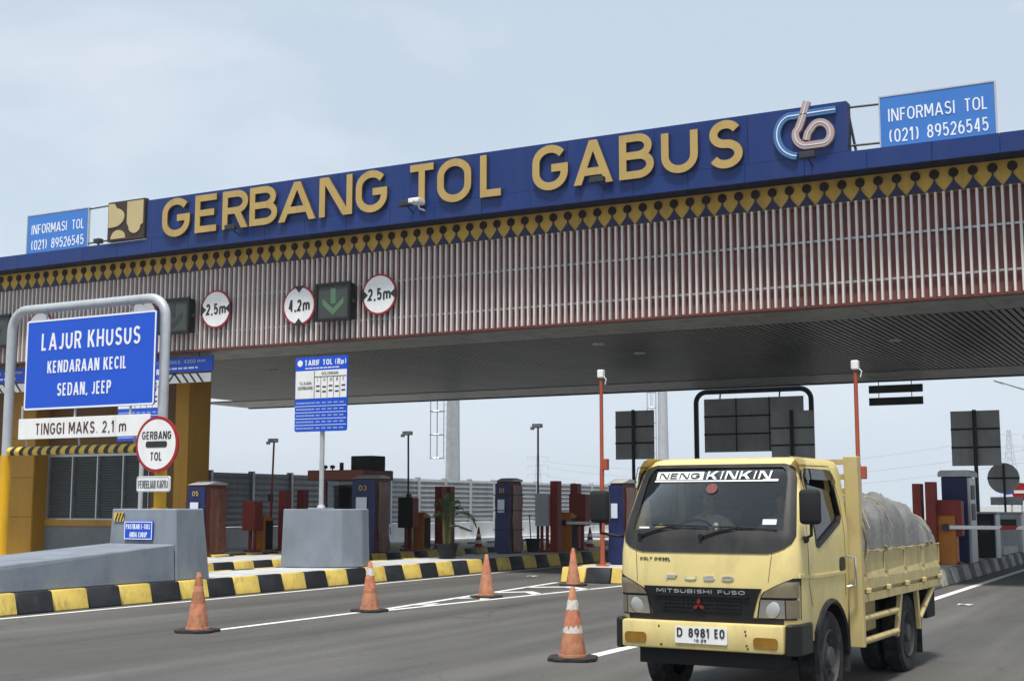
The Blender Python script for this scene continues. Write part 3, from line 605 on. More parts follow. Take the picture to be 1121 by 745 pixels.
for k in range(4):
    xa = -33.5 + k * 1.0875 + .03; b = MB(); b.box(xa, xa + 1.03, WY + .10, WY + .13, 1.3, 3.25)
    for j in range(24): z = 1.32 + j * .08; b.hexa([(xa, WY + .03, z), (xa + 1.03, WY + .03, z), (xa + 1.03, WY + .095, z + .05), (xa, WY + .095, z + .05)], [(xa, WY + .03, z + .008), (xa + 1.03, WY + .03, z + .008), (xa + 1.03, WY + .095, z + .058), (xa, WY + .095, z + .058)])
    b.build('shutter', M['shutter'], wn)

# ================================================================ LEFT ISLAND: crash blocks, sign frame, signs
KT = KH + .002
cb = thing('crash_block', (-17.9, 19.4, KH), 'grey painted concrete crash block with long ramp below the tall sign frame', 'barrier', 'grey crash blocks on the island')
b = MB(); b.hexa([(-18.86, 18.92, KT), (-17.12, 18.92, KT), (-17.12, 19.85, KT), (-18.86, 19.85, KT)], [(-18.80, 18.95, 1.65), (-17.2, 18.95, 1.65), (-17.22, 19.74, 1.65), (-18.78, 19.74, 1.65)], bev=.02); b.build('block', M['block_grey'], cb)
b = MB(); b.hexa([(-18.86, 10.5, KT), (-17.12, 10.5, KT), (-17.12, 18.90, KT), (-18.86, 18.90, KT)], [(-18.81, 10.5, .52), (-17.16, 10.5, .52), (-17.16, 18.90, 1.0), (-18.81, 18.90, 1.0)], bev=.02); b.build('ramp', M['block_grey'], cb)
st = MB(); st.prism(rrect(-18.72, -18.47, 1.41, 1.58, .02), 'y', 18.92, 18.935); st = st.build('hazard_sticker', M['stripe_yellow'], cb)
for k in range(3): b = MB(); x = -18.69 + k * .075; b.prism([(x, 1.42), (x + .035, 1.42), (x + .095, 1.57), (x + .06, 1.57)], 'y', 18.915, 18.921); b.build('stripe', M['text_dark'], st)
t = thing('reminder_sign', (-18.06, 18.91, 1.07), 'small blue reminder sign screwed to the ramped grey crash block', 'sign')
b = MB(); b.box(-18.42, -17.71, 18.895, 18.925, 1.07, 1.42, bev=.004); b.build('panel', M['sign_blue'], t)
b = MB()
for q in ((-18.41, -18.395, 1.08, 1.41), (-17.735, -17.72, 1.08, 1.41), (-18.395, -17.735, 1.395, 1.41), (-18.395, -17.735, 1.08, 1.095)): b.box(q[0], q[1], 18.889, 18.896, q[2], q[3])
b.build('border', M['text_white'], t)
text('lettering', 'PASTIKAN E-TOLL', -18.37, -17.76, 1.27, 1.365, 18.894, M['text_white'], t, .005, t=.13)
text('lettering', 'ANDA CUKUP', -18.28, -17.84, 1.12, 1.215, 18.894, M['text_white'], t, .005, t=.13)

FY = 19.62
fr = thing('portal_frame', (-22.5, FY, KH), 'tall grey pipe portal frame with yellow lower posts spanning the small car lane', 'sign frame', 'pipe portal frames')
xl, xr, zt, rc = -22.52, -18.22, 5.80, .42
def portal(xl, xr, zt, rc, y, z0l, z0r):
    p = [(xl, y, z0l)] + [(xl + rc - rc * math.cos(R(a)), y, zt - rc + rc * math.sin(R(a))) for a in range(0, 91, 15)] + [(xr - rc + rc * math.sin(R(a)), y, zt - rc + rc * math.cos(R(a))) for a in range(0, 91, 15)] + [(xr, y, z0r)]
    return p
b = MB(); b.tube(portal(xl, xr, zt, rc, FY, 2.75, 2.6), .098, 16); b.build('pipe', M['galv'], fr, 50)
for x, z0, z1 in ((xl, KT, 2.752), (xr, 1.65, 2.602)):
    b = MB(); b.lathe([(.16, z0), (.16, z0 + .02), (.118, z0 + .021), (.118, z1)], (x, FY, 0), n=16); b.build('post', M['post_yellow'], fr, 40)
hb = MB(); hb.tube([(xl + .12, FY - .02, 2.83), (xr - .12, FY - .02, 2.83)], .088, 16); hb = hb.build('height_bar', M['stripe_yellow'], fr, 40)
n = 15
for k in range(n):
    x = xl + .2 + k * .265; pts = []
    rows = [[(x + u + .05 * math.sin(t) + .03, FY - .02 + .0905 * math.cos(t), 2.83 + .0905 * math.sin(t)) for t in [2 * math.pi * j / 16 for j in range(16)]] for u in (0, .12)]
    b = MB(); b.grid(rows, close=True); b.build('stripe', M['text_dark'], hb, 60)
for x in (-21.9, -20.4, -18.9): b = MB(); b.tube([(x, FY - .02, 2.9), (x, FY - .06, 3.1)], .02, 6); b.build('hanger', M['galv'], fr)

def bordered(t, x0, x1, z0, z1, y, mat, rad=.1, bw=.03, inset=.03, thick=.03, bm='text_white'):
    b = MB(); b.prism(rrect(x0, x1, z0, z1, rad), 'y', y, y + thick); b.build('panel', M[mat], t)
    o = rrect(x0 + inset, x1 - inset, z0 + inset, z1 - inset, max(rad - inset, .01)); i_ = rrect(x0 + inset + bw, x1 - inset - bw, z0 + inset + bw, z1 - inset - bw, max(rad - inset - bw, .008))
    n = len(o); b = MB(); b.grid([[(p[0], yy, p[1]) for p in q] for q, yy in ((o, y - .001), (o, y - .006), (i_, y - .006), (i_, y - .001))], close=True); b.build('border', M[bm], t)
SY = 19.40
t = thing('lane_sign', (-20.35, SY, 3.64), 'big blue sign with white lettering for small cars hanging in the pipe frame', 'sign')
LX0, LX1 = at_y(28, 400, SY).x, at_y(170, 400, SY).x; LZ0, LZ1 = at_y(97, 446, SY).z, at_y(103, 345, SY).z
bordered(t, LX0, LX1, LZ0, LZ1, SY, 'sign_blue', .06, .035, .005)
def lu(u): return LX0 + u * (LX1 - LX0)
def lv(v): return LZ0 + v * (LZ1 - LZ0)
for s_, x0, x1, z0, z1 in (('LAJUR KHUSUS', .125, .885, .655, .845), ('KENDARAAN KECIL', .18, .79, .40, .535), ('SEDAN, JEEP', .265, .68, .145, .285)):
    text('lettering', s_, lu(x0), lu(x1), lv(z0), lv(z1), SY - .001, M['text_white'], t, .006, t=.14, gap=.2)
b = MB()
for x in (-21.5, -20.3, -19.1): b.box(x - .03, x + .03, SY + .032, FY - .0, 5.40, 5.48); b.tube([(x, FY, 5.44), (x, FY, 5.70)], .02, 6)
b.build('hanger', M['galv'], t)
t = thing('clearance_sign', (-20.4, SY, 3.05), 'long white TINGGI MAKS. 2,1 m height sign above the striped bar', 'sign')
CX0 = at_y(20, 470, SY).x; CW = (at_y(164, 465, SY).x - CX0) / 4
for k in range(4):
    xa = CX0 + k * CW; b = MB(); b.box(xa, xa + CW - .005, SY, SY + .03, 3.06, 3.48, bev=.004); b.build('panel', M['sign_white'], t)
text('lettering', 'TINGGI MAKS. 2,1 m', CX0 + CW * .55, CX0 + CW * 3.32, 3.15, 3.38, SY - .001, M['text_brown'], t, .006, t=.125, gap=.2)
b = MB()
for x in (-21.9, -20.4, -18.9): b.box(x - .02, x + .02, SY + .032, SY + .06, 3.08, 3.75); b.box(x - .02, x + .02, SY + .06, FY - .07, 3.08, 3.12)
b.build('bracket', M['galv'], t)
# round toll sign on the right post
y = FY - .27; cx, cz, r = -18.10, 2.88, .54
t = thing('toll_sign', (cx, y, 2.34), 'round white toll gate sign with red rim on the right post of the frame', 'sign')
b = MB(); b.prism(disc(cx, cz, r, 40), 'y', y, y + .03); b.build('rim', M['sign_red'], t)
b = MB(); b.prism(disc(cx, cz, r - .06, 40), 'y', y - .006, y + .02); b.build('face', M['sign_white'], t)
text('lettering', 'GERBANG', cx - .37, cx + .37, cz + .10, cz + .25, y - .007, M['text_dark'], t, .005, .01)
text('lettering', 'TOL', cx - .15, cx + .15, cz - .31, cz - .15, y - .007, M['text_dark'], t, .005, .01)
b = MB(); b.prism(rrect(cx - .27, cx + .27, cz - .06, cz + .06, .045), 'y', y - .013, y - .004); b.build('bar', M['text_dark'], t)
b = MB(); b.box(cx - .25, cx + .1, y + .031, FY - .1, cz - .03, cz + .03); b.build('bracket', M['galv'], t)
t = thing('card_sign', (cx - .05, y, 1.96), 'small white plate with grey lettering below the round toll gate sign', 'sign')
bordered(t, -18.58, -17.74, 1.97, 2.27, y, 'sign_white', .05, .006, .015, bm='alu')
text('lettering', 'PEMBELIAN KARTU', -18.53, -17.79, 2.04, 2.19, y - .001, M['plinth_grey'], t, .004, .0)
b = MB(); b.box(-18.25, -18.19, y + .031, FY - .1, 2.09, 2.15); b.build('bracket', M['galv'], t)

# second crash block and the toll tariff sign on it
t = thing('crash_block', (-18.0, 24.8, KH), 'grey painted concrete crash block carrying the blue tariff sign', 'barrier', 'grey crash blocks on the island')
b = MB(); b.prism([(-18.68, 24.0), (-18.1, 24.22), (-17.42, 24.56), (-17.16, 25.02), (-17.16, 25.3), (-18.72, 25.3)], 'z', KT, 1.63, bev=.02)
for v in b.bm.verts:
    if v.co.z > 1.0: v.co.x = -18.0 + (v.co.x + 18.0) * .965; v.co.y = 24.8 + (v.co.y - 24.8) * .965
b.build('block', M['block_grey'], t)
M['tariff_text'] = pm('tariff_text', (.30, .38, .62), .5, var=.03)
def tariff(cx, Y, z0, label, ground_z, full=True, w=1.46):
    t = thing('tariff_sign', (cx, Y, ground_z), label, 'sign', 'toll tariff signs')
    x0, x1, z1 = cx - w / 2, cx + w / 2, z0 + 1.72
    b = MB(); b.prism(rrect(x0, x1, z0, z1, .05), 'y', Y - .09, Y - .06); b.build('panel', M['sign_blue'], t)
    y = Y - .09
    text('lettering', 'TARIF TOL (Rp)', x0 + .26, x1 - .04, z1 - .20, z1 - .07, y - .001, M['text_white'], t, .004, .03)
    b = MB(); b.prism(disc(x0 + .13, z1 - .14, .075, 18), 'y', y - .006, y + .002); b.build('roundel', M['text_white'], t)
    b = MB(); xx = x0 + .28
    while xx < x1 - .3: wd = random.uniform(.05, .11); b.box(xx, xx + wd, y - .005, y + .001, z1 - .275, z1 - .25); xx += wd + .02
    b.build('small_lettering', M['text_white'], t)
    tb = MB(); tb.box(x0 + .012, x1 - .012, y - .006, y + .002, z1 - .96, z1 - .32); tb = tb.build('white_table', M['sign_white'], t)
    text('lettering', 'GOLONGAN', x0 + .75, x1 - .25, z1 - .425, z1 - .36, y - .007, M['text_dark'], tb, .004, 0)
    text('lettering', 'TUJUAN', x0 + .12, x0 + .46, z1 - .64, z1 - .57, y - .007, M['text_dark'], tb, .004, 0)
    text('lettering', 'GERBANG', x0 + .08, x0 + .50, z1 - .75, z1 - .68, y - .007, M['text_dark'], tb, .004, 0)
    b = MB(); b.box(x0 + .54, x0 + .555, y - .011, y - .003, z1 - .95, z1 - .33); b.box(x0 + .556, x1 - .02, y - .011, y - .003, z1 - .475, z1 - .46)
    for k in range(1, 5): xk = x0 + .555 + k * .178; b.box(xk - .005, xk + .005, y - .011, y - .003, z1 - .95, z1 - .476)
    b.build('rule', M['text_dark'], tb)
    for k, s_ in enumerate(('I', 'II', 'III', 'IV', 'V')):
        xk = x0 + .60 + k * .178; text('lettering', s_, xk + .03, xk + .03 + .022 * len(s_), z1 - .58, z1 - .50, y - .007, M['text_dark'], tb, .004, 0)
        for q in range(2): zz = z1 - .70 - q * .11 - .02 * (k % 2); b = MB(); b.box(xk, xk + .10, y - .011, y - .003, zz, zz + .035); b.build('vehicle_symbol', M['text_dark'], tb)
    for k in range(5):
        zz = z1 - 1.09 - k * .145
        b = MB(); xx = x0 + .04
        while xx < x0 + .50: wd = random.uniform(.05, .09); b.box(xx, xx + wd, y - .005, y + .001, zz + .008, zz + .044); xx += wd + .012
        for j in range(5): b.box(x0 + .60 + j * .165, x0 + .60 + j * .165 + .11, y - .005, y + .001, zz + .01, zz + .042)
        b.build('tariff_row', M['tariff_text'], t)
        if k < 4: b = MB(); b.box(x0 + .01, x1 - .01, y - .005, y + .001, zz - .053, zz - .041); b.build('rule', M['text_white'], t)
    b = MB(); b.tube([(cx, Y, ground_z), (cx, Y, z1 - .1)], .055, 12); b.box(cx - .06, cx + .06, Y - .058, Y + .0, z0 + .3, z0 + .36); b.box(cx - .06, cx + .06, Y - .058, Y + .0, z0 + 1.2, z0 + 1.26); b.build('pole', M['galv'], t, 40)
    b = MB(); b.box(cx - .22, cx + .22, Y - .2, Y + .2, ground_z, ground_z + .025); b.lathe([(.1, 0), (.07, .07)], (cx, Y, ground_z + .026), n=12); b.build('base_plate', M['galv'], t)
p = at_y(353, 472, 24.75); tariff(p.x, 24.75, p.z, 'blue and white tariff table sign on a pole on the grey crash block', 1.632)
p = at_y(156, 482, 23.5); tariff(p.x, 23.5, p.z, 'blue tariff table sign mostly hidden behind the big lane sign', KH - .01)

# ================================================================ LANE EQUIPMENT
def toll_machine(X1, Y0, w, d, h, num, label, wrap='front', tilt=0):
    z = KH - .01; X0 = X1 - w
    t = thing('toll_machine', ((X0 + X1) / 2, Y0 + d / 2, z), label, 'toll machine', 'card toll machines on the islands')
    b = MB(); b.box(X0, X1, Y0 + .03, Y0 + d, z, z + h, bev=.03, seg=2); b.build('cabinet', M['booth_brown'], t)
    b = MB(); rows = []
    for i in range(15):
        f = i / 14; zz = z + .03 + (h - .08) * f; rows.append([(X0 - .012 + (w + .024) * k / 8, Y0 - .005 - .028 * abs(math.sin(k * 1.9 + i * .7 + X1)) * (1 if wrap == 'front' else .2) - (.02 if f < .35 else 0), zz) for k in range(9)])
    b.grid(rows); q = [[(p[0], Y0 + .028, p[2]) for p in r] for r in rows]; b.grid([q[0], rows[0]]); b.grid([q[-1], rows[-1]]); b.grid([[r[0] for r in q], [r[0] for r in rows]]); b.grid([[r[-1] for r in q], [r[-1] for r in rows]])
    fr_ = b.build('front_cover', M['machine_blue'], t, 50)
    yy = Y0 - .06
    if num: text('number', num, X0 + w * .32, X0 + w * .68, z + h * .84, z + h * .91, yy, M['gold'], fr_, .008, .02)
    b = MB(); b.box(X0 + w * .2, X0 + w * .68, yy - .004, yy + .008, z + h * .57, z + h * .75); b.build('notice', M['paper'], fr_)
    b = MB(); b.prism([(Y0 - .05, z + h + .002), (Y0 + d * .5, z + h + .11), (Y0 + d + .03, z + h + .06), (Y0 + d + .03, z + h + .002)], 'x', X0 - .03, X1 + .03, bev=.012); b.build('hood', M['back_dark'], t)
    # loose plastic sheet over the lane side
    rows = []
    for i in range(9):
        f = i / 8; rows.append([(X1 + .02 + .035 * abs(math.sin(2.3 * k + 1.3 * i + X1)) * (.3 + f * .7), Y0 + d * (.18 + .80 * k / 6) + .03 * math.sin(i * 1.1 + k), z + .05 + (h - .15) * (1 - f)) for k in range(7)])
    b = MB(); b.grid(rows); o = b.build('plastic_sheet', M['cloudy_plastic'], t, 80)
    return t
toll_machine(-25.3, 29.05, .62, .90, 1.95, '05', 'toll machine 05 with brown side wrapped in plastic, beside the ochre pillar')
toll_machine(-21.62, 32.1, .78, .72, 2.15, '03', 'blue toll machine 03 in front of the brown booth')
g1 = toll_machine(-18.2, 33.95, .46, .74, 2.06, '01', 'slim toll machine 01 wrapped in blue and brown plastic beside the palm')
p = at_x(677, 526, -12.6); toll_machine(-12.5, p.y, .34, .8, 1.9, '', 'wrapped toll machine partly hidden behind the mirror of the truck')
# straps round the wrapped machine
for zz in (1.0, 1.55, 2.0):
    b = MB(); b.box(-18.70, -18.16, 33.86, 34.74, zz, zz + .025); b.build('strap', M['black'], g1)

t = thing('toll_booth', (-23.2, 33.2, KH), 'brown toll booth with dark window and roof boxes behind toll machine 03', 'booth')
z = KH - .01; bx0, bx1, by0, by1 = -24.08, -22.42, 32.95, 33.85
b = MB(); b.box(bx0, bx1, by0, by1, z, z + .9, bev=.02)
for q in ((bx0, bx0 + .1, by0, by0 + .1), (bx1 - .1, bx1, by0, by0 + .1), (bx0, bx0 + .1, by1 - .1, by1), (bx1 - .1, bx1, by1 - .1, by1)): b.box(*q, z + .9, z + 2.1)
b.build('wall', M['booth_brown'], t)
b = MB(); b.box(bx0 + .11, bx1 - .11, by1 - .06, by1 - .02, z + .9, z + 2.1); b.build('rear_wall', M['machine_blue'], t)
b = MB(); b.box(bx0 + .11, bx1 - .11, by0 + .04, by0 + .06, z + .92, z + 2.08); b.build('window', M['side_glass'], t)
b = MB(); b.box(bx1 - .06, bx1 - .04, by0 + .11, by1 - .11, z + .92, z + 2.08); b.build('window', M['side_glass'], t)
b = MB(); b.box(-24.28, -22.24, 32.4, 34.0, z + 2.12, z + 2.42, bev=.02); rf = b.build('roof', M['booth_brown'], t)
pa = at_y(384, 500, 33.2); pb = at_y(408, 500, 33.2); b = MB(); b.box(pa.x, pb.x, 33.2, 33.9, z + 2.425, z + 2.86, bev=.02); b.box(pa.x + .06, pb.x - .06, 33.185, 33.205, z + 2.5, z + 2.8); b.build('air_conditioner', M['black_matt'], rf)
for px_, k in ((356, 0), (364, 1), (374, 2)):
    q = at_y(px_, 510, 32.8); b = MB()
    if k < 2: b.lathe([(.02, 0), (.02, .05), (.07, .06), (.08, .11), (.06, .15), (.01, .16)], (q.x, 32.8, z + 2.422), n=12)
    else: b.box(q.x - .04, q.x + .04, 32.75, 32.85, z + 2.422, z + 2.65)
    b.build('siren', M['black'], rf, 50)

def sensor(px0, px1, py0, py1, X, label, mat='red_steel', face='black_matt'):
    A = at_x((px0 + px1) / 2, py0, X); B = at_x((px0 + px1) / 2, py1, X); Y = A.y; z0, z1 = B.z, A.z
    wd = (at_y(px1, py0, Y).x - at_y(px0, py0, Y).x) * .5
    t = thing('lane_display', (A.x, Y, KH), label, 'lane display', 'lane display boxes on posts')
    b = MB(); b.box(A.x - wd, A.x + wd, Y, Y + .34, z0, z1, bev=.012); b.build('housing', M[mat], t)
    b = MB(); b.prism([(A.x - wd - .02, z0 - .01), (A.x + wd + .0, z0 - .01), (A.x + wd + .0, z1 + .02), (A.x - wd - .02, z1 + .03)], 'y', Y - .03, Y - .002); b.build('screen', M[face], t)
    for dx in (-.09, .09):
        b = MB(); b.box(A.x + dx - .035, A.x + dx + .035, Y + .12, Y + .20, KH - .012, z0 + .02); b.build('post', M['red_steel'], t)
    b = MB(); b.box(A.x - .2, A.x + .2, Y - .02, Y + .34, KH - .01, KH + .05, bev=.01); b.build('base_plate', M['red_steel'], t)
def column(px0, px1, py0, X, label):
    A = at_x(px1, py0, X); wd = A.x - at_y(px0, py0, A.y).x
    t = thing('guard_column', (A.x - wd / 2, A.y, KH), label, 'column', 'red steel guard columns')
    b = MB(); b.box(A.x - wd, A.x, A.y, A.y + .3, KH - .012, A.z, bev=.012); b.build('shaft', M['red_steel'], t)
    b = MB(); b.box(A.x - wd - .04, A.x + .04, A.y - .05, A.y + .35, KH - .01, KH + .03); b.build('base_plate', M['red_steel'], t)
    b = MB(); b.lathe([(.02, -.004), (.02, .01)], (A.x - wd / 2, A.y - .003, A.z - .45), 'y', 10); b.build('bolt', M['steel_dark'], t)
def barrier(px0, px1, py0, X, label, arm=None, mat='barrier_orange', band=True):
    A = at_x(px1, py0, X); Y = A.y; wd = A.x - at_y(px0, py0, Y).x; z1 = A.z
    t = thing('barrier_machine', (A.x - wd / 2, Y, KH), label, 'barrier', 'orange barrier cabinets')
    b = MB(); b.prism([(Y, KH - .012), (Y + .42, KH - .012), (Y + .42, z1 - .06), (Y + .06, z1 + .05), (Y, z1)], 'x', A.x - wd, A.x, bev=.012); b.build('cabinet', M[mat], t)
    b = MB(); b.box(A.x + .001, A.x + .012, Y + .04, Y + .38, KH + .05, z1 - .12); b.build('door', M['black_matt'] if band else M[mat], t)
    if arm:
        xe, za = arm; a = MB(); a.box(A.x - wd * .5, xe, Y - .10, Y - .05, za - .045, za + .045, bev=.01); a = a.build('arm', M['sign_white'], t)
        x = A.x + 1.0
        while x < xe - .4: b = MB(); b.prism([(x, za - .047), (x + .35, za - .047), (x + .42, za + .047), (x + .07, za + .047)], 'y', Y - .105, Y - .045); b.build('stripe', M['sign_red'], a); x += 1.35
        b = MB(); b.lathe([(.09, -.12), (.09, .0)], (A.x - wd * .5, Y, za), 'y', 16); b.build('hub', M['steel_dark'], t)
def cam_pole(px, pyt, X, label, dpx=0, mat='steel_dark'):
    T = at_x(px, pyt, X); Y = T.y; x0 = at_y(px - dpx, 600, Y).x
    t = thing('camera_pole', (x0, Y, KH), label, 'camera pole', 'slim camera poles')
    b = MB(); b.tube([(x0, Y, KH - .01), (x0 + (T.x - x0) * .45, Y, KH + (T.z - KH) * .45)], .045, 8); b.tube([(x0 + (T.x - x0) * .45, Y, KH + (T.z - KH) * .45), (T.x, Y, T.z)], .03, 8); b.build('pole', M[mat], t, 40)
    b = MB(); b.box(x0 - .06, x0 + .06, Y - .06, Y + .06, KH + 1.5, KH + 1.72); b.build('junction_box', M['steel_dark'], t)
    b = MB(); b.box(T.x - .16, T.x + .14, T.y - .12, T.y + .06, T.z - .03, T.z + .09, bev=.02); b.box(T.x - .2, T.x - .1, T.y - .14, T.y - .04, T.z - .09, T.z + .0, bev=.01); b.build('camera', M['alu'], t)
    b = MB(); b.lathe([(.13, 0), (.13, .02), (.07, .03), (.05, .12)], (x0, Y, KH - .01), n=12); b.build('base_plate', M['steel_dark'], t)
# far-left island
sensor(267, 280, 549, 580, -25.75, 'dark red display box on a post left of the small orange barrier by machine 05', 'red_steel', 'red_steel')
barrier(281, 290, 565, -25.6, 'small orange barrier cabinet right of machine 05, below the leaning camera pole')
cam_pole(300, 483, -25.9, 'slim camera pole leaning right behind the small orange barrier near machine 05', 5, 'red_steel')
column(305, 313, 537, -25.3, 'red guard column just left of the grey block with the tariff sign'); column(325, 332, 536, -25.5, 'short visible red guard column behind the left part of the tariff sign block')
# second island
sensor(437, 452, 545, 577, -22.1, 'black faced red display box beside the tall camera pole behind machine 03')
barrier(452, 464, 562, -22.0, 'orange barrier cabinet right of the black display box behind machine 03')
cam_pole(447, 475, -22.4, 'straight black camera pole rising behind the black faced display box')
column(476, 484, 532, -22.2, 'left one of the two red columns behind the potted palm'); column(485.5, 493, 532, -22.3, 'right one of the two red columns behind the potted palm')
# near island
sensor(587, 600, 541, 575, -18.0, 'grey display box on red posts left of the tall red column', 'back_dark', 'back_dark')
column(602, 610, 526, -17.55, 'tall red column in front of the grey display box'); column(624, 632, 529, -17.9, 'red column behind the dark red display box beside the orange pole')
barrier(612, 625, 562, -17.55, 'orange barrier cabinet with white arm next to the tall red column', (-13.5, 1.18))
sensor(624, 641, 541, 575, -17.7, 'dark red display box right of the orange barrier with white arm', 'red_steel', 'red_steel')
cam_pole(589, 467, -18.2, 'straight black camera pole left of the grey display box')
# tall orange poles
def antenna(px, pyt, X, label, zfoot=KH, dxp=0):
    T = at_x(px, pyt, X); t = thing('orange_pole', (X, T.y, zfoot), label, 'pole', 'tall orange antenna poles')
    b = MB(); b.lathe([(.16, 0), (.15, .02), (.07, .03), (.055, .15), (.052, 2.2), (.045, 2.25), (.042, T.z - zfoot - .18)], (X, T.y, zfoot - .01), n=14); b.build('pole', M['orange_pole'], t, 40)
    b = MB(); b.box(X - .075, X + .075, T.y - .075, T.y + .075, T.z - .14, T.z + .05, bev=.02); b.build('antenna_box', M['sign_white'], t)
    q = at_y(px + 3, 508 if X < -10 else 517, T.y); b = MB(); b.box(X + .04, X + .16, T.y - .07, T.y + .07, q.z - .13, q.z + .13, bev=.015); b.build('junction_box', M['orange_pole'], t)
    b = MB(); b.tube([(X + .06, T.y, T.z - .1), (X + .13, T.y, T.z - .18), (X + .1, T.y, T.z - .3)], .012, 6); b.build('cable', M['sign_white'], t)
antenna(658, 407, -12.7, 'tall orange antenna pole on the yellow and black island nose left of the truck')
antenna(936, 397, -6.55, 'tall orange antenna pole rising behind the cargo bed of the truck')

# right island
column(998, 1008, 529, -6.35, 'left red column standing behind the end of the tarpaulin load')
column(1012, 1023, 527, -6.0, 'right red column between tarpaulin load and blue machine')
p = at_y(1026, 620, 32.0)
barrier(1026, 1045, 566, -5.62, 'orange barrier cabinet with striped white arm right of the truck', (-1.0, 1.2), band=False)
sensor(1026, 1052, 548, 586, -5.75, 'dark red display box above the orange barrier right of the truck', 'red_steel', 'red_steel')
t = thing('toll_machine', (-5.75, 34.2, KH), 'tall dark blue toll machine with grey side right of the truck', 'toll machine', 'card toll machines on the islands')
b = MB(); b.box(-6.1, -5.5, 33.75, 34.7, KH - .01, 2.40, bev=.02); b.build('cabinet', M['machine_blue'], t)
b = MB(); b.box(-5.498, -5.44, 33.8, 34.65, KH - .01, 2.38); q = b.build('side_panel', M['alu'], t)
for za, zb in ((1.35, 1.75), (1.85, 2.2)): b = MB(); b.box(-5.439, -5.425, 33.95, 34.45, za, zb); b.build('recess', M['steel_dark'], q)
b = MB(); b.prism([(-6.16, 2.405), (-5.4, 2.405), (-5.4, 2.50), (-5.46, 2.56), (-6.1, 2.56), (-6.16, 2.5)], 'y', 33.65, 34.75); b.build('hood', M['back_dark'], t)
for k, (pa, pb_, lab) in enumerate(((1069, 1090, 'black machine cabinet directly right of the blue toll machine'), (1092, 1118, 'dark grey machine cabinet near the right picture edge, right of the black one'))):
    A = at_x(pb_, 562, -5.35 + k * .02); wd = A.x - at_y(pa, 562, A.y).x
    t = thing('machine_cabinet', (A.x - wd / 2, A.y, KH), lab, 'cabinet', 'dark cabinets on the right island')
    b = MB(); b.box(A.x - wd, A.x - .04, A.y, A.y + .7, KH - .01, A.z, bev=.015); b.build('body', M['black_matt' if k == 0 else 'back_dark'], t)
    b = MB(); b.box(A.x - .038, A.x, A.y + .02, A.y + .68, KH - .01, A.z - .02); b.build('side_panel', M['alu'], t)
    b = MB(); b.box(A.x - wd - .03, A.x + .03, A.y - .04, A.y + .74, A.z + .002, A.z + .05, bev=.01); b.build('lid', M['back_dark'], t)
    b = MB(); b.box(A.x - wd + .08, A.x - .15, A.y - .012, A.y - .001, 1.0, 1.3); b.build('screen', M['steel_dark'], t)
b = MB(); b.box(-6.9, -5.45, 39.2, 46, KH - .011, KH + .22, bev=.03); tag(b.build('concrete_plinth', M['pavement']), 'low concrete plinth on the right island behind the dark cabinets', 'plinth')

# ================================================================ BEHIND THE GANTRY
wl = thing('noise_barrier', (-31.3, 60, 0), 'long grey louvred noise barrier on a white concrete base behind the toll gate', 'wall')
b = MB(); b.box(-31.4, -31.1, 33.6, 135, -.05, .93, bev=.01); b.build('concrete_base', M['concrete_white'], wl)
b = MB(); b.box(-31.4, -30.85, 33.6, 135, -.05, .22, bev=.02); b.build('footing', M['concrete_white'], wl)
b = MB()
pr = [(-31.3, .95)]
for k in range(9):
    z = .95 + k * .212; pr += [(-31.2, z + .03), (-31.165, z + .10), (-31.2, z + .19), (-31.215, z + .2), (-31.215, z + .212)]
pr += [(-31.3, .95 + 9 * .212)]
b.prism(pr, 'y', 0, 2.14); pme = b.mesh('panel', M['noise_panel'])
b = MB(); b.box(-31.33, -31.09, 0, .12, .935, 2.93, bev=.005); pom = b.mesh('post', M['galv'])
b = MB(); b.box(-31.10, -31.06, 0, .16, .5, .8); clm = b.mesh('clamp', M['alu'])
for k in range(-1, 42):
    y = 35.98 + 2.27 * k; piece('panel', pme, wl, (0, y + .125, 0)); piece('post', pom, wl, (0, y, 0)); piece('clamp', clm, wl, (0, y, 0))

def sign_back(px, X, label):
    c = at_y(px, 449, 42.4); z0, z1 = c.z - 1.68, c.z; x = c.x; y = 42.4
    t = thing('reversed_sign', (x, y + .08, KH), label, 'sign', 'tariff signs seen from behind')
    b = MB(); b.box(x - .72, x + .72, y + .12, y + .15, z0, z1, bev=.004); b.build('panel', M['back_dark'], t)
    for k in (1, 2): zz = z0 + (z1 - z0) * k / 3; b = MB(); b.box(x - .72, x + .72, y + .085, y + .119, zz - .03, zz + .03); b.build('rail', M['steel_dark'], t)
    b = MB(); b.lathe([(.06, KH - .01), (.06, z1 + .02)], (x, y, 0), n=12); b.build('pole', M['steel_dark'], t, 40)
sign_back(693, 0, 'grey back of a sign on a dark pole left of the truck roof'); sign_back(866, 0, 'grey back of a sign overlapping the dark board above the truck roof'); sign_back(1066, 0, 'grey back of a sign on a dark pole right of the truck')
fr2 = thing('portal_frame', (-17.3, 47, KH), 'dark pipe portal frame seen above the truck roof behind the gantry', 'sign frame', 'pipe portal frames')
A = at_y(762, 440, 47); B = at_y(888, 440, 47); zt = at_y(825, 427, 47).z
b = MB(); b.tube(portal(A.x, B.x, zt, .4, 47, KH, KH), .095, 14); b.build('pipe', M['steel_dark'], fr2, 50)
t = thing('reversed_lane_sign', (-15.1, 46.9, 3.6), 'large dark back of a lane sign hanging in the frame above the truck roof', 'sign')
x0, x1 = at_y(771, 460, 46.85).x, at_y(880, 460, 46.85).x; z0, z1 = at_y(771, 495, 46.85).z, at_y(771, 437, 46.85).z
b = MB(); b.box(x0, x1, 46.85, 46.88, z0, z1); b.build('panel', M['back_dark'], t)
for k in (1, 2): zz = z0 + (z1 - z0) * k / 3; b = MB(); b.box(x0, x1, 46.81, 46.848, zz - .03, zz + .03); b.build('rail', M['steel_dark'], t)
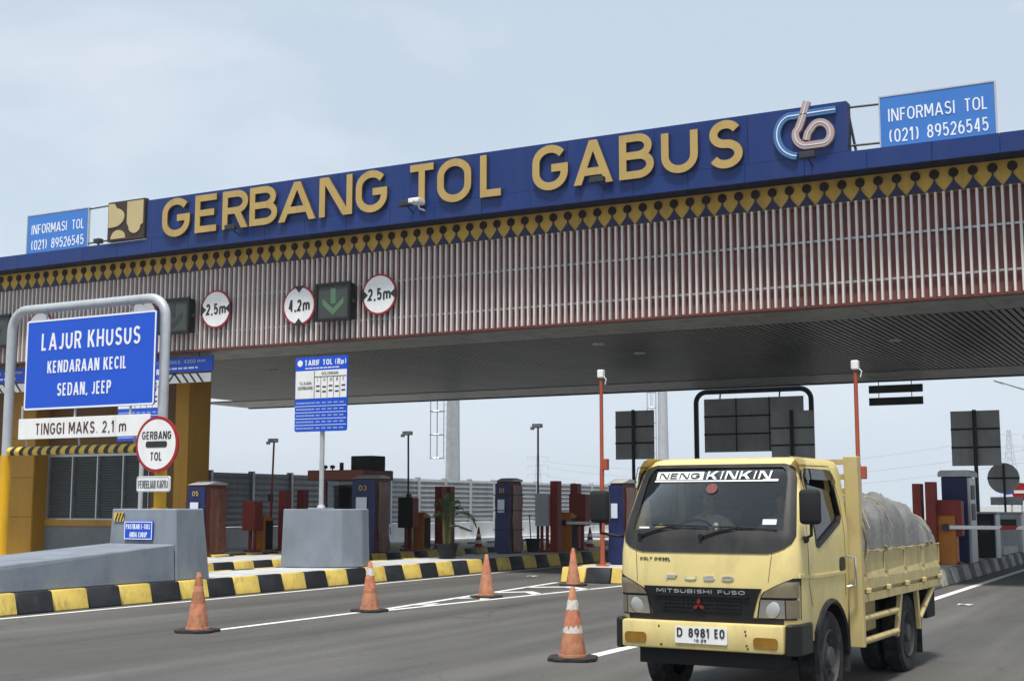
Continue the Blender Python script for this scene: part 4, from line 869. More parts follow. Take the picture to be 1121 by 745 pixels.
for k in range(1, 3): xx = x0 + (x1 - x0) * k / 3; b = MB(); b.box(xx - .02, xx + .02, 46.79, 46.808, z0, z1); b.build('rail', M['steel_dark'], t)
for xx in (x0 + .6, x1 - .9): b = MB(); b.tube([(xx, 46.9, z1 - .05), (xx, 47, zt)], .03, 6); b.build('hanger', M['steel_dark'], t)
# hanging rails under the rear edge
t = thing('hanging_board', (-9.8, 46.0, 5.15), 'two black horizontal boards hanging under the rear gantry edge right of the truck', 'sign')
p0, p1 = at_y(951, 421, 46.0), at_y(1010, 421, 46.0)
for za, zb in ((421, 429.5), (434.5, 443)):
    b = MB(); b.box(p0.x, p1.x, 45.96, 46.04, at_y(980, zb, 46).z, at_y(980, za, 46).z, bev=.008); b.build('board', M['steel_dark'], t)
for px_ in (962, 998): q = at_y(px_, 425, 46.08); b = MB(); b.tube([(q.x, 46.06, 5.2), (q.x, 46.06, 5.985)], .014, 6); b.build('hanger', M['steel_dark'], t)
# steel masts with ladder cages
def mast(px, D, wpx, label, zc):
    q = O3 + ray(px, 552) * D; r = wpx / FPX * D / 2
    t = thing('steel_mast', (q.x, q.y, 0), label, 'mast', 'steel masts with ladder cages')
    b = MB(); b.lathe([(r * 1.35, 0), (r * 1.1, 4), (r * .95, 9), (r * .85, 13)], (q.x, q.y, 0), n=16); b.build('column', M['galv'], t, 50)
    dx = -r - .45; b = MB(); c = Vector((q.x, q.y, 0)); rt = Vector((math.cos(YAW), math.sin(YAW), 0)); c2 = c + rt * dx
    for k in range(6):
        a = R(60 * k); p_ = c2 + Vector((.36 * math.cos(a), .36 * math.sin(a), 0)); b.tube([(p_.x, p_.y, zc), (p_.x, p_.y, 12.5)], .018, 5)
    z = zc
    while z < 12.5: b.tube([(c2.x + .36 * math.cos(R(a)), c2.y + .36 * math.sin(R(a)), z) for a in range(0, 360, 45)], .022, 5, closed=True); z += 1.1
    b.build('ladder_cage', M['alu'], t)
    b = MB(); z = .4
    while z < 12.5: b.tube([tuple(c + rt * (-r * .95) + Vector((0, -.2, z))), tuple(c + rt * (-r * .95) + Vector((0, .2, z)))], .012, 4); z += .3
    b.build('ladder', M['alu'], t)
mast(495.5, 62, 14, 'thick pale steel mast with ladder cage rising behind the noise barrier', 3.9)
mast(727, 95, 11, 'slimmer steel mast with ladder cage behind the sign back left of the truck roof', 1.0)
# pylons far away
def pylon(px, D, H_, label):
    q = O3 + ray(px, 552) * D; t = thing('power_pylon', (q.x, q.y, 0), label, 'pylon', 'far power pylons')
    b = MB(); rt = Vector((math.cos(YAW), math.sin(YAW), 0)); fw = Vector((-math.sin(YAW), math.cos(YAW), 0)); c = Vector((q.x, q.y, 0)); rr = D * .00020
    def P(u, v, z): return tuple(c + rt * u + fw * v + Vector((0, 0, z)))
    def hw(z): return 5.0 * (1 - z / H_) ** 1.3 + .8
    zs = [H_ * k / 9 for k in range(10)]
    for sx in (-1, 1):
        for sy in (-1, 1): b.tube([P(sx * hw(z), sy * hw(z), z) for z in zs], rr, 4)
    for i in range(9):
        z0, z1 = zs[i], zs[i + 1]
        for sy in (-1, 1): b.tube([P(-hw(z0), sy * hw(z0), z0), P(hw(z1), sy * hw(z1), z1)], rr * .7, 4); b.tube([P(hw(z0), sy * hw(z0), z0), P(-hw(z1), sy * hw(z1), z1)], rr * .7, 4)
    b.build('tower', M['pylon'], t)
    b = MB()
    for f in (.62, .78, .94):
        z = H_ * f
        for sx in (-1, 1): b.tube([P(0, 0, z + .8), P(sx * 9, 0, z), P(0, 0, z - .6)], rr, 4); b.tube([P(sx * 8.7, 0, z), P(sx * 8.7, 0, z - 3)], rr, 4)
    b.build('crossarm', M['pylon'], t)
pylon(589, 1150, 46, 'faint far power pylon above the noise barrier behind the left camera pole'); pylon(1108, 800, 47, 'faint lattice power pylon at the right picture edge')
# signs at the right edge
t = thing('reversed_round_sign', (-6.35, 46, KH), 'round grey back of a traffic sign with small plate above the dark cabinets', 'sign')
c = at_y(1098.5, 523, 46); b = MB(); b.prism(disc(c.x, c.z, .50, 36), 'y', 46, 46.03); b.build('disc', M['back_dark'], t)
b = MB(); b.box(c.x - .50, c.x + .50, 45.96, 45.999, c.z - .03, c.z + .03); b.build('rail', M['steel_dark'], t)
q = at_y(1102, 548, 46); b = MB(); b.box(q.x - .5, q.x + .5, 46, 46.03, q.z - .13, q.z + .13); b.build('plate', M['back_dark'], t)
b = MB(); b.lathe([(.035, KH), (.035, c.z + .45)], (c.x + .03, 45.92, 0), n=8); b.build('pole', M['steel_dark'], t)
c = at_y(1118, 538, 52); t = thing('no_entry_sign', (c.x, 52, 0), 'red round no entry sign with white bar at the right picture edge', 'sign')
b = MB(); b.prism(disc(c.x, c.z, .33, 30), 'y', 52, 52.03); b.build('disc', M['sign_red'], t)
b = MB(); b.box(c.x - .25, c.x + .25, 51.985, 51.999, c.z - .055, c.z + .055); b.build('bar', M['sign_white'], t)
b = MB(); b.lathe([(.035, 0), (.035, c.z + .3)], (c.x, 52.07, 0), n=8); b.build('pole', M['galv'], t)
c = at_y(1107, 542, 56); t = thing('mandatory_sign', (c.x, 56, 0), 'small blue round sign peeking out below the grey round sign back', 'sign')
b = MB(); b.prism(disc(c.x, c.z, .30, 30), 'y', 56, 56.03); b.build('disc', M['sign_blue'], t)
b = MB(); b.prism([(c.x - .2, c.z + .02), (c.x + .2, c.z + .08), (c.x + .2, c.z - .03), (c.x - .2, c.z - .06)], 'y', 55.985, 55.999); b.build('arrow', M['sign_white'], t)
b = MB(); b.lathe([(.035, 0), (.035, c.z + .25)], (c.x, 56.07, 0), n=8); b.build('pole', M['galv'], t)
# street lamp arm at the right edge
e = O3 + ray(1098, 419) * 62; g = O3 + ray(1135, 430) * 62
t = thing('street_lamp', (g.x, g.y, 0), 'street lamp arm reaching in at the right picture edge below the gantry', 'street lamp')
b = MB(); b.tube([(g.x, g.y, 0), (g.x, g.y, g.z - .3), tuple(g), tuple(e)], [.1, .07, .06, .035], 8); b.build('pole', M['galv'], t, 50)
d_ = (e - g).normalized(); b = MB(); b.tube([tuple(e), tuple(e + d_ * .45)], [.07, .05], 8); b.build('lamp_head', M['back_dark'], t)

PYA, PYB = O3 + ray(589, 552) * 1150, O3 + ray(1108, 552) * 800
for k, (h, off) in enumerate(((.60, 8), (.76, 8), (.92, -8))):
    a = PYA + Vector((off, 0, 46 * h - 3)); c = PYB + Vector((off, 0, 47 * h - 3)); b = MB()
    b.tube([tuple(a.lerp(c, q / 24) - Vector((0, 0, 14 * (1 - (2 * q / 24 - 1) ** 2)))) for q in range(25)], .06, 4)
    tag(b.build('power_cable', M['steel_dark']), ('lowest', 'middle', 'highest')[k] + ' faint power cable sagging between the two far pylons', 'cable', 'power cables between the pylons')

# ================================================================ TRUCK
from mathutils import noise as mnoise
TRX, TRY, TRA = -3.98, 10.85, R(-2)
tr = thing('flatbed_truck', (TRX, TRY, 0), 'pale yellow small truck with open cargo bed driving out of the toll lane', 'truck', rz=TRA)
def tb(b, name, mat, parent=None, smooth=None): return b.build(name, mat, parent or tr, smooth, None, False)
def bool_cut(o, cutters):
    for c in cutters:
        me = c.mesh('cut', M['seam']); q = bpy.data.objects.new('cut', me); COL.objects.link(q)
        q.parent = o.parent
        md = o.modifiers.new('b', 'BOOLEAN'); md.operation = 'DIFFERENCE'; md.solver = 'EXACT'; md.use_hole_tolerant = True; md.object = q
        dg = bpy.context.evaluated_depsgraph_get(); dg.update(); me = bpy.data.meshes.new_from_object(o.evaluated_get(dg)); o.modifiers.clear(); o.data = me
        bpy.data.objects.remove(q)
    b = bmesh.new(); b.from_mesh(me)
    for f in b.faces: f.smooth = True
    for e in b.edges: e.smooth = not (len(e.link_faces) == 2 and e.calc_face_angle(0) > R(32))
    b.to_mesh(me); b.free()
PZ = [(.56, .10, .795), (.75, .06, .81), (1.05, .045, .82), (1.30, .07, .825), (1.45, .115, .825), (1.60, .19, .812), (1.80, .305, .79), (2.0, .425, .765), (2.07, .48, .745), (2.115, .55, .715), (2.14, .66, .66)]
def prof(z):
    if z <= PZ[0][0]: return PZ[0][1:]
    for a, c in zip(PZ, PZ[1:]):
        if z <= c[0]: f = (z - a[0]) / (c[0] - a[0]); return (a[1] + (c[1] - a[1]) * f, a[2] + (c[2] - a[2]) * f)
    return PZ[-1][1:]
RC = .13
def fy(x, z):
    y0, hw = prof(z); ax = min(abs(x), hw); y = y0 + .045 * (ax / hw) ** 2
    e = ax - (hw - RC)
    if e > 0: y += RC - math.sqrt(max(RC * RC - e * e, 0))
    return y
YBK = 1.60
def ring(z, ins=0.0, yb=YBK):
    y0, hw = prof(z); xs = [-(hw - RC) + 2 * (hw - RC) * k / 16 for k in range(17)]
    left = [-(hw - RC + RC * math.sin(R(a))) for a in (90, 75, 60, 45, 30, 15)]
    P_ = [(-hw + ins, yb - ins), (-hw + ins, .9), (-hw + ins, .45)] + [(x, fy(x, z)) for x in left + xs + [-q for q in left[::-1]]] + [(hw - ins, .45), (hw - ins, .9), (hw - ins, yb - ins)]
    r = []
    for x, y in P_:
        if ins: x = max(-hw + ins, min(hw - ins, x)); y = max(y, fy(0, z) + ins) if y < yb - ins - .001 else y
        r.append((x, y, z))
    return r
def loft(zs, ins=0, yb=YBK):
    b = MB(); rows = [ring(z, ins, yb) for z in zs]; b.grid(rows, close=True); b._add(rows[0], [tuple(range(len(rows[0])))]); b._add(rows[-1], [tuple(range(len(rows[0])))]); bmesh.ops.remove_doubles(b.bm, verts=b.bm.verts[:], dist=.0003); return b
cab = tb(loft([.56, .64, .75, .9, 1.05, 1.18, 1.30, 1.38, 1.45, 1.52, 1.60, 1.7, 1.8, 1.9, 2.0, 2.04, 2.07, 2.095, 2.115, 2.13, 2.14]), 'cab', M['truck_yellow'])
WS = [(-.70, 1.50), (.70, 1.50), (.665, 1.95), (.64, 2.02), (.60, 2.05), (-.60, 2.05), (-.64, 2.02), (-.665, 1.95)]
SWN = [(.56, 2.02), (1.24, 2.02), (1.30, 1.98), (1.42, 1.62), (1.36, 1.57), (.70, 1.365), (.63, 1.38), (.50, 1.97)]
cw = MB(); cw.prism(WS, 'y', -.3, .8)
cs_ = MB(); cs_.prism(SWN, 'x', -1.2, 1.2)
ca = MB(); ca.lathe([(.50, -1.2), (.50, 1.2)], (0, 1.03, .40), 'x', 40)
def inner():
    b = MB(); b.hexa([(-.74, .22, .86), (.74, .22, .86), (.74, 1.54, .86), (-.74, 1.54, .86)], [(-.69, .60, 2.09), (.69, .60, 2.09), (.69, 1.54, 2.09), (-.69, 1.54, 2.09)])
    return b
bool_cut(cab, [inner(), cw, cs_, ca])
def patch(name, zs, xl, xr, o0, o1, mat, parent=None, cols=14, smooth=40, cut=None):
    f, k = [], []
    for z in zs:
        a, c = xl(z), xr(z); f.append([(a + (c - a) * i / cols, z) for i in range(cols + 1)])
    fr_ = [[(x, fy(x, z) - o1, z) for x, z in r] for r in f]; bk = [[(x, fy(x, z) - o0, z) for x, z in r] for r in f]
    b = MB(); b.grid(fr_); b.grid(bk); b.grid([fr_[0], bk[0]]); b.grid([fr_[-1], bk[-1]]); b.grid([[r[0] for r in fr_], [r[0] for r in bk]]); b.grid([[r[-1] for r in fr_], [r[-1] for r in bk]])
    bmesh.ops.remove_doubles(b.bm, verts=b.bm.verts[:], dist=.0002)
    o = tb(b, name, mat, parent, smooth)
    if cut: bool_cut(o, cut)
    return o
def lin(z, pts):
    for a, c in zip(pts, pts[1:]):
        if z <= c[0]: return a[1] + (c[1] - a[1]) * max(0, (z - a[0])) / (c[0] - a[0])
    return pts[-1][1]
def rng(a, c, n): return [a + (c - a) * k / n for k in range(n + 1)]
# black surround of the windscreen and the cowl below it
def sx(z): return lin(z, [(1.315, .57), (1.33, .64), (1.36, .71), (1.40, .765), (1.46, .79), (1.6, .775), (1.95, .725), (2.03, .70), (2.06, .67), (2.08, .60)])
c2 = MB(); c2.prism([(x * .985, 1.505 + (z - 1.5) * .99) for x, z in WS], 'y', -.3, .8)
patch('windscreen_surround', [1.315, 1.325, 1.34, 1.36, 1.38, 1.40, 1.43, 1.46] + rng(1.50, 1.95, 8) + [2.0, 2.03, 2.05, 2.065, 2.08], lambda z: -sx(z), sx, -.004, .011, M['cowl_grey'], cols=44, cut=[c2])
ws = patch('windscreen', rng(1.50, 2.05, 10), lambda z: -lin(z, [(1.5, .70), (1.95, .665), (2.05, .60)]), lambda z: lin(z, [(1.5, .70), (1.95, .665), (2.05, .60)]), -.012, -.006, M['windscreen'], cols=20)
def onws(x0, x1, z0, z1, name, mat, off=.004, parent=None, th=.003):
    return patch(name, rng(z0, z1, 4), lambda z: x0, lambda z: x1, off - .006, off - .006 + th, mat, parent or ws, cols=8)
bn = onws(-.585, .57, 1.925, 1.937, 'banner_strip', M['sign_white'])
nb_ = onws(-.575, -.115, 1.943, 2.015, 'banner_box', M['sign_white'])
sf = lambda o: (lambda x, z: fy(x, z) - o)
text('lettering', 'NENG', -.545, -.150, 1.953, 2.005, 0, M['text_dark'], nb_, .003, world=False, surf=sf(.003), shear=.12, t=.2)
text('lettering', 'KINKIN', -.085, .50, 1.946, 2.018, 0, M['sign_white'], ws, .003, world=False, surf=sf(0), shear=.15, t=.22)
onws(.44, .575, 1.925, 1.945, 'banner_end', M['sign_white'], .005)
b = MB(); b._add([(-.01 + .052 * math.cos(R(a)), fy(-.01, 1.865) - .003 + .052 * math.sin(R(a)) * .5, 1.865 + .052 * math.sin(R(a)) * .86) for a in range(0, 360, 20)], [tuple(range(18))]); M['sticker_red'] = pm('sticker_red', (.17, .06, .055), .6, var=.3, scale=60); tb(b, 'round_sticker', M['sticker_red'], ws)
onws(.50, .62, 1.555, 1.60, 'paper_sticker', M['paper']); onws(-.64, -.54, 1.515, 1.53, 'paper_sticker', M['paper'])
# wipers
for pts in ([(-.60, 1.455), (-.45, 1.505), (-.28, 1.545), (0.02, 1.535)], [(-.02, 1.450), (.14, 1.50), (.30, 1.535), (.64, 1.515)]):
    b = MB(); b.tube([(x, fy(x, z) - .03, z) for x, z in pts[:3]], .009, 6); b.tube([(x, fy(x, z) - .022, z + .0) for x, z in [(pts[2][0] - .22, pts[2][1] + .0), pts[2], pts[3]]], .008, 6)
    b.lathe([(.022, -.03), (.022, .02)], (pts[0][0], fy(*pts[0]) - .015, pts[0][1]), 'y', 10); tb(b, 'wiper', M['black'])
for a, c in ((-.55, -.03), (.04, .50)): patch('cowl_slot', rng(1.352, 1.366, 1), lambda z: a, lambda z: c, .004, .010, M['black'])
# seams on the front
for x0, z0, x1, z1 in ((-.635, 1.325, -.615, 1.06), (.61, 1.325, .575, 1.03)):
    b = MB(); q = [[(x0 + (x1 - x0) * k / 6 + d, fy(x0, z0 + (z1 - z0) * k / 6) - .0025, z0 + (z1 - z0) * k / 6) for d in (-.003, .003)] for k in range(7)]; b.grid(q); tb(b, 'panel_seam', M['seam'])
# grille and lamps
def gx(z): return lin(z, [(.745, .66), (.775, .45), (.80, .455), (.96, .50), (1.025, .535)])
gr = patch('grille', [.735, .76, .772, .785, .80, .85, .90, .96, 1.0, 1.025], lambda z: -gx(z) - .01 if z > .772 else -.70, lambda z: gx(z) - .01 if z > .772 else .70, -.006, .016, M['truck_black'])
patch('grille_recess', rng(.805, .945, 4), lambda z: -lin(z, [(.805, .36), (.945, .43)]), lambda z: lin(z, [(.805, .34), (.945, .41)]), .0165, .0175, M['black'], gr)
for z in (.83, .862, .895, .925): patch('grille_bar', [z - .006, z + .006], lambda z: -.37, lambda z: .35, .017, .026, M['truck_black'], gr)
patch('grille_lip', [.945, .962], lambda z: -.44, lambda z: .42, .016, .034, M['truck_black'], gr)
for k in range(-8, 9):
    if abs(k) > 1: patch('grille_rib', rng(.812, .942, 1), lambda z: k * .042 - .013, lambda z: k * .042 - .005, .017, .024, M['truck_black'], gr, cols=1)
text('lettering', 'MITSUBISHI FUSO', -.42, .385, .972, 1.004, 0, M['silver'], gr, .006, world=False, surf=sf(.0165), t=.2)
for ch, xa in (('F', -.33), ('U', -.155), ('S', .01), ('O', .18)): text('badge', ch, xa, xa + .105, 1.083, 1.124, 0, M['silver'], tr, .010, world=False, surf=sf(.001), t=.24)
text('badge', 'COLT DIESEL', -.595, -.30, 1.245, 1.268, 0, M['steel_dark'], tr, .005, world=False, surf=sf(.001), shear=.2, t=.18)
eb = MB(); cx, cz, r = -.02, .875, .048
for a in (90, 210, 330):
    d = Vector((math.cos(R(a)), math.sin(R(a)))); n_ = Vector((-d.y, d.x)); y_ = fy(0, .88) - .045
    eb.prism([(cx, cz), tuple(Vector((cx, cz)) + d * r * .62 + n_ * r * .36), tuple(Vector((cx, cz)) + d * r * 1.25), tuple(Vector((cx, cz)) + d * r * .62 - n_ * r * .36)], 'y', y_, y_ + .012)
tb(eb, 'diamond_emblem', M['emblem_red'], gr)
for s in (-1, 1):
    def inn(z): return lin(z, [(.775, .475), (.95, .505), (1.0, .54), (1.06, .655), (1.115, .78)])
    def outx(z): return prof(z)[1] - .001
    hl = patch('headlight', [.772, .785, .85, .92, .97, 1.0, 1.03, 1.06, 1.09, 1.115], (lambda z: inn(z)) if s > 0 else (lambda z: -outx(z)), (lambda z: outx(z)) if s > 0 else (lambda z: -inn(z)), -.01, .006, M['truck_black'])
    i2 = lambda z: inn(z) + .015; o2 = lambda z: outx(z) - .004
    patch('indicator_lens', [.955, .98, 1.0, 1.03, 1.06, 1.085], (lambda z: i2(z)) if s > 0 else (lambda z: -o2(z)), (lambda z: o2(z)) if s > 0 else (lambda z: -i2(z)), .006, .012, M['lamp_amber'], hl)
    ms = lambda z: .70
    patch('lamp_lens', [.785, .82, .88, .935], (lambda z: i2(z)) if s > 0 else (lambda z: -.715), (lambda z: .715) if s > 0 else (lambda z: -i2(z)), .006, .013, M['lamp_lens'], hl)
    patch('side_lens', [.785, .82, .88, .935], (lambda z: .725) if s > 0 else (lambda z: -o2(z)), (lambda z: o2(z)) if s > 0 else (lambda z: -.725), .006, .012, M['lamp_amber'], hl)
    b = MB(); b.lathe([(.072, -.006), (.066, -.009), (.04, -.0115), (.005, -.0125)], (s * .605, fy(.61, .86) - .006, .862), 'y', 24); tb(b, 'bulb', M['silver'], hl, 60)
# bumper
bp = MB(); bp.box(-.735, .73, -.01, .10, .50, .735, bev=.022, seg=2); bp = tb(bp, 'bumper', M['truck_yellow'], None, 40)
for x0, x1 in ((-.70, -.50), (.47, .68)):
    b = MB(); b.prism(rrect(x0, x1, .542, .632, .03), 'y', -.020, -.009); tb(b, 'fog_lamp', M['fog_amber'], bp)
for s in (-1, 1):
    b = MB(); b.prism([(s * .74, .0), (s * .80, .03), (s * .845, .12), (s * .845, .42), (s * .77, .42), (s * .76, .12), (s * .735, .12)], 'z', .485, .74, bev=.012); tb(b, 'bumper_corner', M['truck_black'], bp)
for x, z in ((-.38, .69), (-.36, .535), (.40, .675), (.405, .645), (.41, .56), (.42, .535)):
    b = MB(); b.prism(disc(x, z, .011, 8, random.uniform(.7, 1.5)), 'y', -.0125, -.0095); tb(b, 'rust_spot', M['rope'] if 0 else M['shade_rust_brown'], bp)
pl = MB(); pl.prism(rrect(-.225, .245, .557, .698, .012), 'y', -.028, -.018); pl = tb(pl, 'licence_plate', M['sign_white'], bp)
for s_, x0, x1, z0, z1 in (('D', -.205, -.155, .61, .685), ('8981', -.10, .09, .61, .685), ('EO', .135, .225, .61, .685), ('10·29', -.05, .06, .572, .595)):
    text('lettering', s_, x0, x1, z0, z1, -.0285, M['text_dark'], pl, .004, world=False, t=.17)
# underside of the front
b = MB(); b.box(-.62, .62, .12, .5, .36, .50); tb(b, 'under_tray', M['black_matt'])
# cab sides: doors
def side_patch(name, poly, s, o0, o1, mat, parent=None, n=6):
    def X(y, z, o): return s * (prof(z)[1] + o)
    b = MB(); v0 = [(X(y, z, o1), y, z) for y, z in poly]; v1 = [(X(y, z, o0), y, z) for y, z in poly]; k = len(poly)
    b._add(v0 + v1, [tuple(range(k)), tuple(range(k, 2 * k))[::-1]] + [(i, (i + 1) % k, k + (i + 1) % k, k + i) for i in range(k)])
    return tb(b, name, mat, parent)
def strip(name, pts, s, w_, o0, o1, mat, parent=None):
    b = MB(); rows = []
    for i, p in enumerate(pts):
        a = Vector(pts[max(i - 1, 0)]); c = Vector(pts[min(i + 1, len(pts) - 1)]); d = (c - a).normalized(); n_ = Vector((-d.y, d.x)) * w_ / 2
        q = []
        for sg, o in ((1, o1), (-1, o1), (-1, o0), (1, o0)): y, z = p[0] + n_.x * sg, p[1] + n_.y * sg; q.append((s * (prof(z)[1] + o), y, z))
        rows.append(q)
    b.grid(rows, close=True); b._add(rows[0], [(0, 1, 2, 3)]); b._add(rows[-1], [(0, 1, 2, 3)]); return tb(b, name, mat, parent, 50)
def densify(p, n=6):
    r = []
    for a, c in zip(p, p[1:]): r += [(a[0] + (c[0] - a[0]) * k / n, a[1] + (c[1] - a[1]) * k / n) for k in range(n)]
    return r + [p[-1]]
for s in (-1, 1):
    loop = densify(SWN + [SWN[0]], 5)
    dr = strip('door', densify([(.40, 2.06), (.385, 1.5), (.42, 1.05), (.52, .86)], 6), s, .007, -.003, .002, M['seam'])
    strip('door_seam', densify([(.40, 2.06), (1.30, 2.07), (1.46, 1.75), (1.50, 1.2), (1.50, .9)], 6), s, .007, -.003, .002, M['seam'], dr)
    strip('window_seal', loop, s, .035, -.03, .005, M['black'], dr)
    g = side_patch('door_glass', [(.56, 1.90), (1.33, 1.84), (1.42, 1.62), (1.36, 1.57), (.70, 1.365), (.63, 1.38), (.53, 1.80)] if s > 0 else SWN, s, -.026, -.021, M['side_glass'], dr)
    strip('rain_visor', densify([(.52, 1.93), (.57, 1.985), (1.24, 1.985), (1.33, 1.90)], 6), s, .09, .004, .02, M['side_glass'], dr)
    b = MB(); b.prism(rrect(1.31, 1.46, 1.13, 1.25, .03), 'x', s * .818, s * .832); h = tb(b, 'door_handle', M['black'], dr)
    b = MB(); b.tube([(s * .83, 1.52, .98), (s * .90, 1.55, .99), (s * .90, 1.55, 1.24), (s * .83, 1.52, 1.26)], .012, 8); tb(b, 'grab_bar', M['chrome'], None, 60)
    strip('crease', densify([(.16, 1.13), (.6, 1.11), (1.1, 1.11), (1.49, 1.115)], 5), s, .028, -.01, .010, M['truck_yellow'])
    strip('sill', densify([(.12, .60), (.55, .60)], 4), s, .05, -.01, .014, M['truck_yellow'])
    b = MB(); rows = []
    for k in range(15):
        a = R(8 + 172 * k / 14); rows.append([(s * x_, 1.03 - rr * math.cos(a), .40 + rr * math.sin(a)) for x_, rr in ((.70, .50), (.70, .455), (.835, .455), (.85, .475), (.835, .50))])
    b.grid(rows, close=True); tb(b, 'wheel_arch', M['truck_black'], None, 50)
    # mirror
    mxx = .93 if s > 0 else -1.02
    m_ = MB(); m_.box(mxx - .09, mxx + .09, .11, .20, 1.56, 1.85, bev=.035, seg=3); m_ = tb(m_, 'mirror', M['black_matt'], None, 50)
    b = MB(); b.tube([(s * .80, .34, 1.45), (s * .86, .22, 1.44), (mxx, .17, 1.47), (mxx, .17, 1.58)], .014, 8); b.tube([(s * .80, .36, 1.43), (s * .84, .3, 1.43)], .03, 8); tb(b, 'mirror_arm', M['black'], m_)
    b = MB(); b.box(mxx - .075, mxx + .075, .20, .206, 1.58, 1.83); tb(b, 'mirror_glass', M['chrome'], m_)
# cab interior
b = MB(); b.prism([(.24, 1.05), (.20, 1.30), (.24, 1.42), (.42, 1.46), (.62, 1.40), (.66, 1.2), (.60, 1.0)], 'x', -.73, .73); dsh = tb(b, 'dashboard', M['interior'])
b = MB(); b.tube([(-.38 + .19 * math.cos(R(a)), .78 + .10 * math.sin(R(a)), 1.46 + .12 * math.sin(R(a))) for a in range(0, 360, 20)], .014, 6, closed=True); b.tube([(-.38, .60, 1.32), (-.38, .78, 1.46)], .025, 6); b.tube([(-.57, .78, 1.46), (-.19, .78, 1.46)], .014, 6); tb(b, 'steering_wheel', M['black'], dsh)
for xc in (-.38, .36):
    s_ = MB(); s_.box(xc - .25, xc + .25, .98, 1.42, .95, 1.10, bev=.04, seg=2); s_ = tb(s_, 'seat', M['seat_blue'], None, 50)
    b = MB(); b.hexa([(xc - .24, 1.32, 1.10), (xc + .24, 1.32, 1.10), (xc + .24, 1.44, 1.10), (xc - .24, 1.44, 1.10)], [(xc - .22, 1.42, 1.68), (xc + .22, 1.42, 1.68), (xc + .22, 1.52, 1.68), (xc - .22, 1.52, 1.68)], bev=.03); tb(b, 'backrest', M['seat_blue'], s_, 50)
b = MB(); b.lathe([(.012, 1.455), (.012, 1.52), (.022, 1.53), (.022, 1.56), (.004, 1.565)], (.0, .40, 0), n=10); tb(b, 'air_freshener', M['sign_white'], dsh, 50)
b = MB(); b.lathe([(.001, 1.455), (.05, 1.47), (.035, 1.50), (.06, 1.52), (.02, 1.55), (.001, 1.555)], (-.52, .38, 0), n=9); tb(b, 'dashboard_ornament', M['logo_cream'], dsh)
b = MB(); b.box(-.73, .73, 1.515, 1.53, .88, 2.07); b.hexa([(-.685, .64, 2.065), (.685, .64, 2.065), (.685, 1.514, 2.065), (-.685, 1.514, 2.065)], [(-.685, .64, 2.08), (.685, .64, 2.08), (.685, 1.514, 2.08), (-.685, 1.514, 2.08)]); tb(b, 'cab_lining', M['interior'])
# roof lamp bar behind the cab top
b = MB(); b.box(-.6, .6, 1.60, 1.66, 2.09, 2.13); tb(b, 'rack_bar', M['truck_black'])
# wheels
def wheel(cx_, cy, s, dual=False):
    R_ = .39; o = s
    w_ = MB(); hwd = .10
    def tyre(xc): w_.lathe([(.235, -hwd * .75), (.30, -hwd), (.365, -hwd * .95), (R_, -hwd * .7), (R_, hwd * .7), (.365, hwd * .95), (.30, hwd), (.235, hwd * .75)], (xc, cy, R_), 'x', 36, caps=False)
    tyre(cx_)
    if dual: tyre(cx_ - s * .235)
    w_ = tb(w_, 'wheel', M['tyre'], None, 35)
    b = MB(); xo = cx_ + s * hwd
    dp = [(.245, -.02), (.235, -.0), (.215, -.03), (.20, -.075), (.12, -.055 if not dual else -.13), (.10, -.04), (.085, .0), (.03, .005), (.001, .005)]
    b.lathe([(r_, h * s) for r_, h in dp], (xo - s * .0, cy, R_), 'x', 30, caps=False); tb(b, 'rim', M['rim'], w_, 40)
    for k in range(6): a = R(60 * k); b = MB(); b.lathe([(.014, 0), (.014, s * .03)], (xo - s * (.06 if not dual else .12), cy + .15 * math.cos(a), R_ + .15 * math.sin(a)), 'x', 6); tb(b, 'wheel_nut', M['rim'], w_)
    b = MB()
    for k in range(40):
        a = 2 * math.pi * k / 40
        for side in (-1, 1):
            c = Vector((cx_ + side * hwd * .38, cy + (R_ + .001) * math.cos(a), R_ + (R_ + .001) * math.sin(a))); e1 = Vector((1, 0, 0)) * hwd * .34; e2 = Vector((0, -math.sin(a + side * .0), math.cos(a))) * .019; e3 = Vector((0, math.cos(a), math.sin(a))) * .007
            b._add([tuple(c + i * e1 + j * e2 + l * e3 + Vector((0, 0, 0))) for l in (-1, 1) for i, j in ((-1, -1), (1, -1), (1, 1), (-1, 1))], [(4, 5, 6, 7), (0, 1, 5, 4), (1, 2, 6, 5), (2, 3, 7, 6), (3, 0, 4, 7)])
    tb(b, 'tread', M['tyre'], w_)
for s in (-1, 1): wheel(s * .715, 1.03, s); wheel(s * .755, 3.65, s, True)
b = MB(); b.tube([(-.65, 1.03, .39), (.65, 1.03, .39)], .05, 8); tb(b, 'axle', M['black_matt']); b = MB(); b.tube([(-.6, 3.65, .39), (.6, 3.65, .39)], .06, 8); b.lathe([(.05, -.16), (.17, -.08), (.17, .08), (.05, .16)], (0, 3.65, .39), 'x', 14); tb(b, 'axle', M['black_matt'])
b = MB()
for x in (-.36, .36): b.box(x - .04, x + .04, .5, 4.9, .52, .72)
b.box(-.5, .5, 2.0, 2.1, .5, .7); b.box(-.45, .45, 1.4, 2.2, .35, .8); tb(b, 'chassis', M['black_matt'])
b = MB(); b.box(.42, .68, 2.25, 3.02, .47, .80, bev=.02); tb(b, 'side_box', M['bed_yellow'])
b = MB(); b.lathe([(.2, 0), (.2, .8)], (-.55, 0, 0), 'y', 16); 
for v in b.bm.verts: v.co.y += 2.1; v.co.z += .58
tb(b, 'fuel_tank', M['steel_dark'], None, 40)
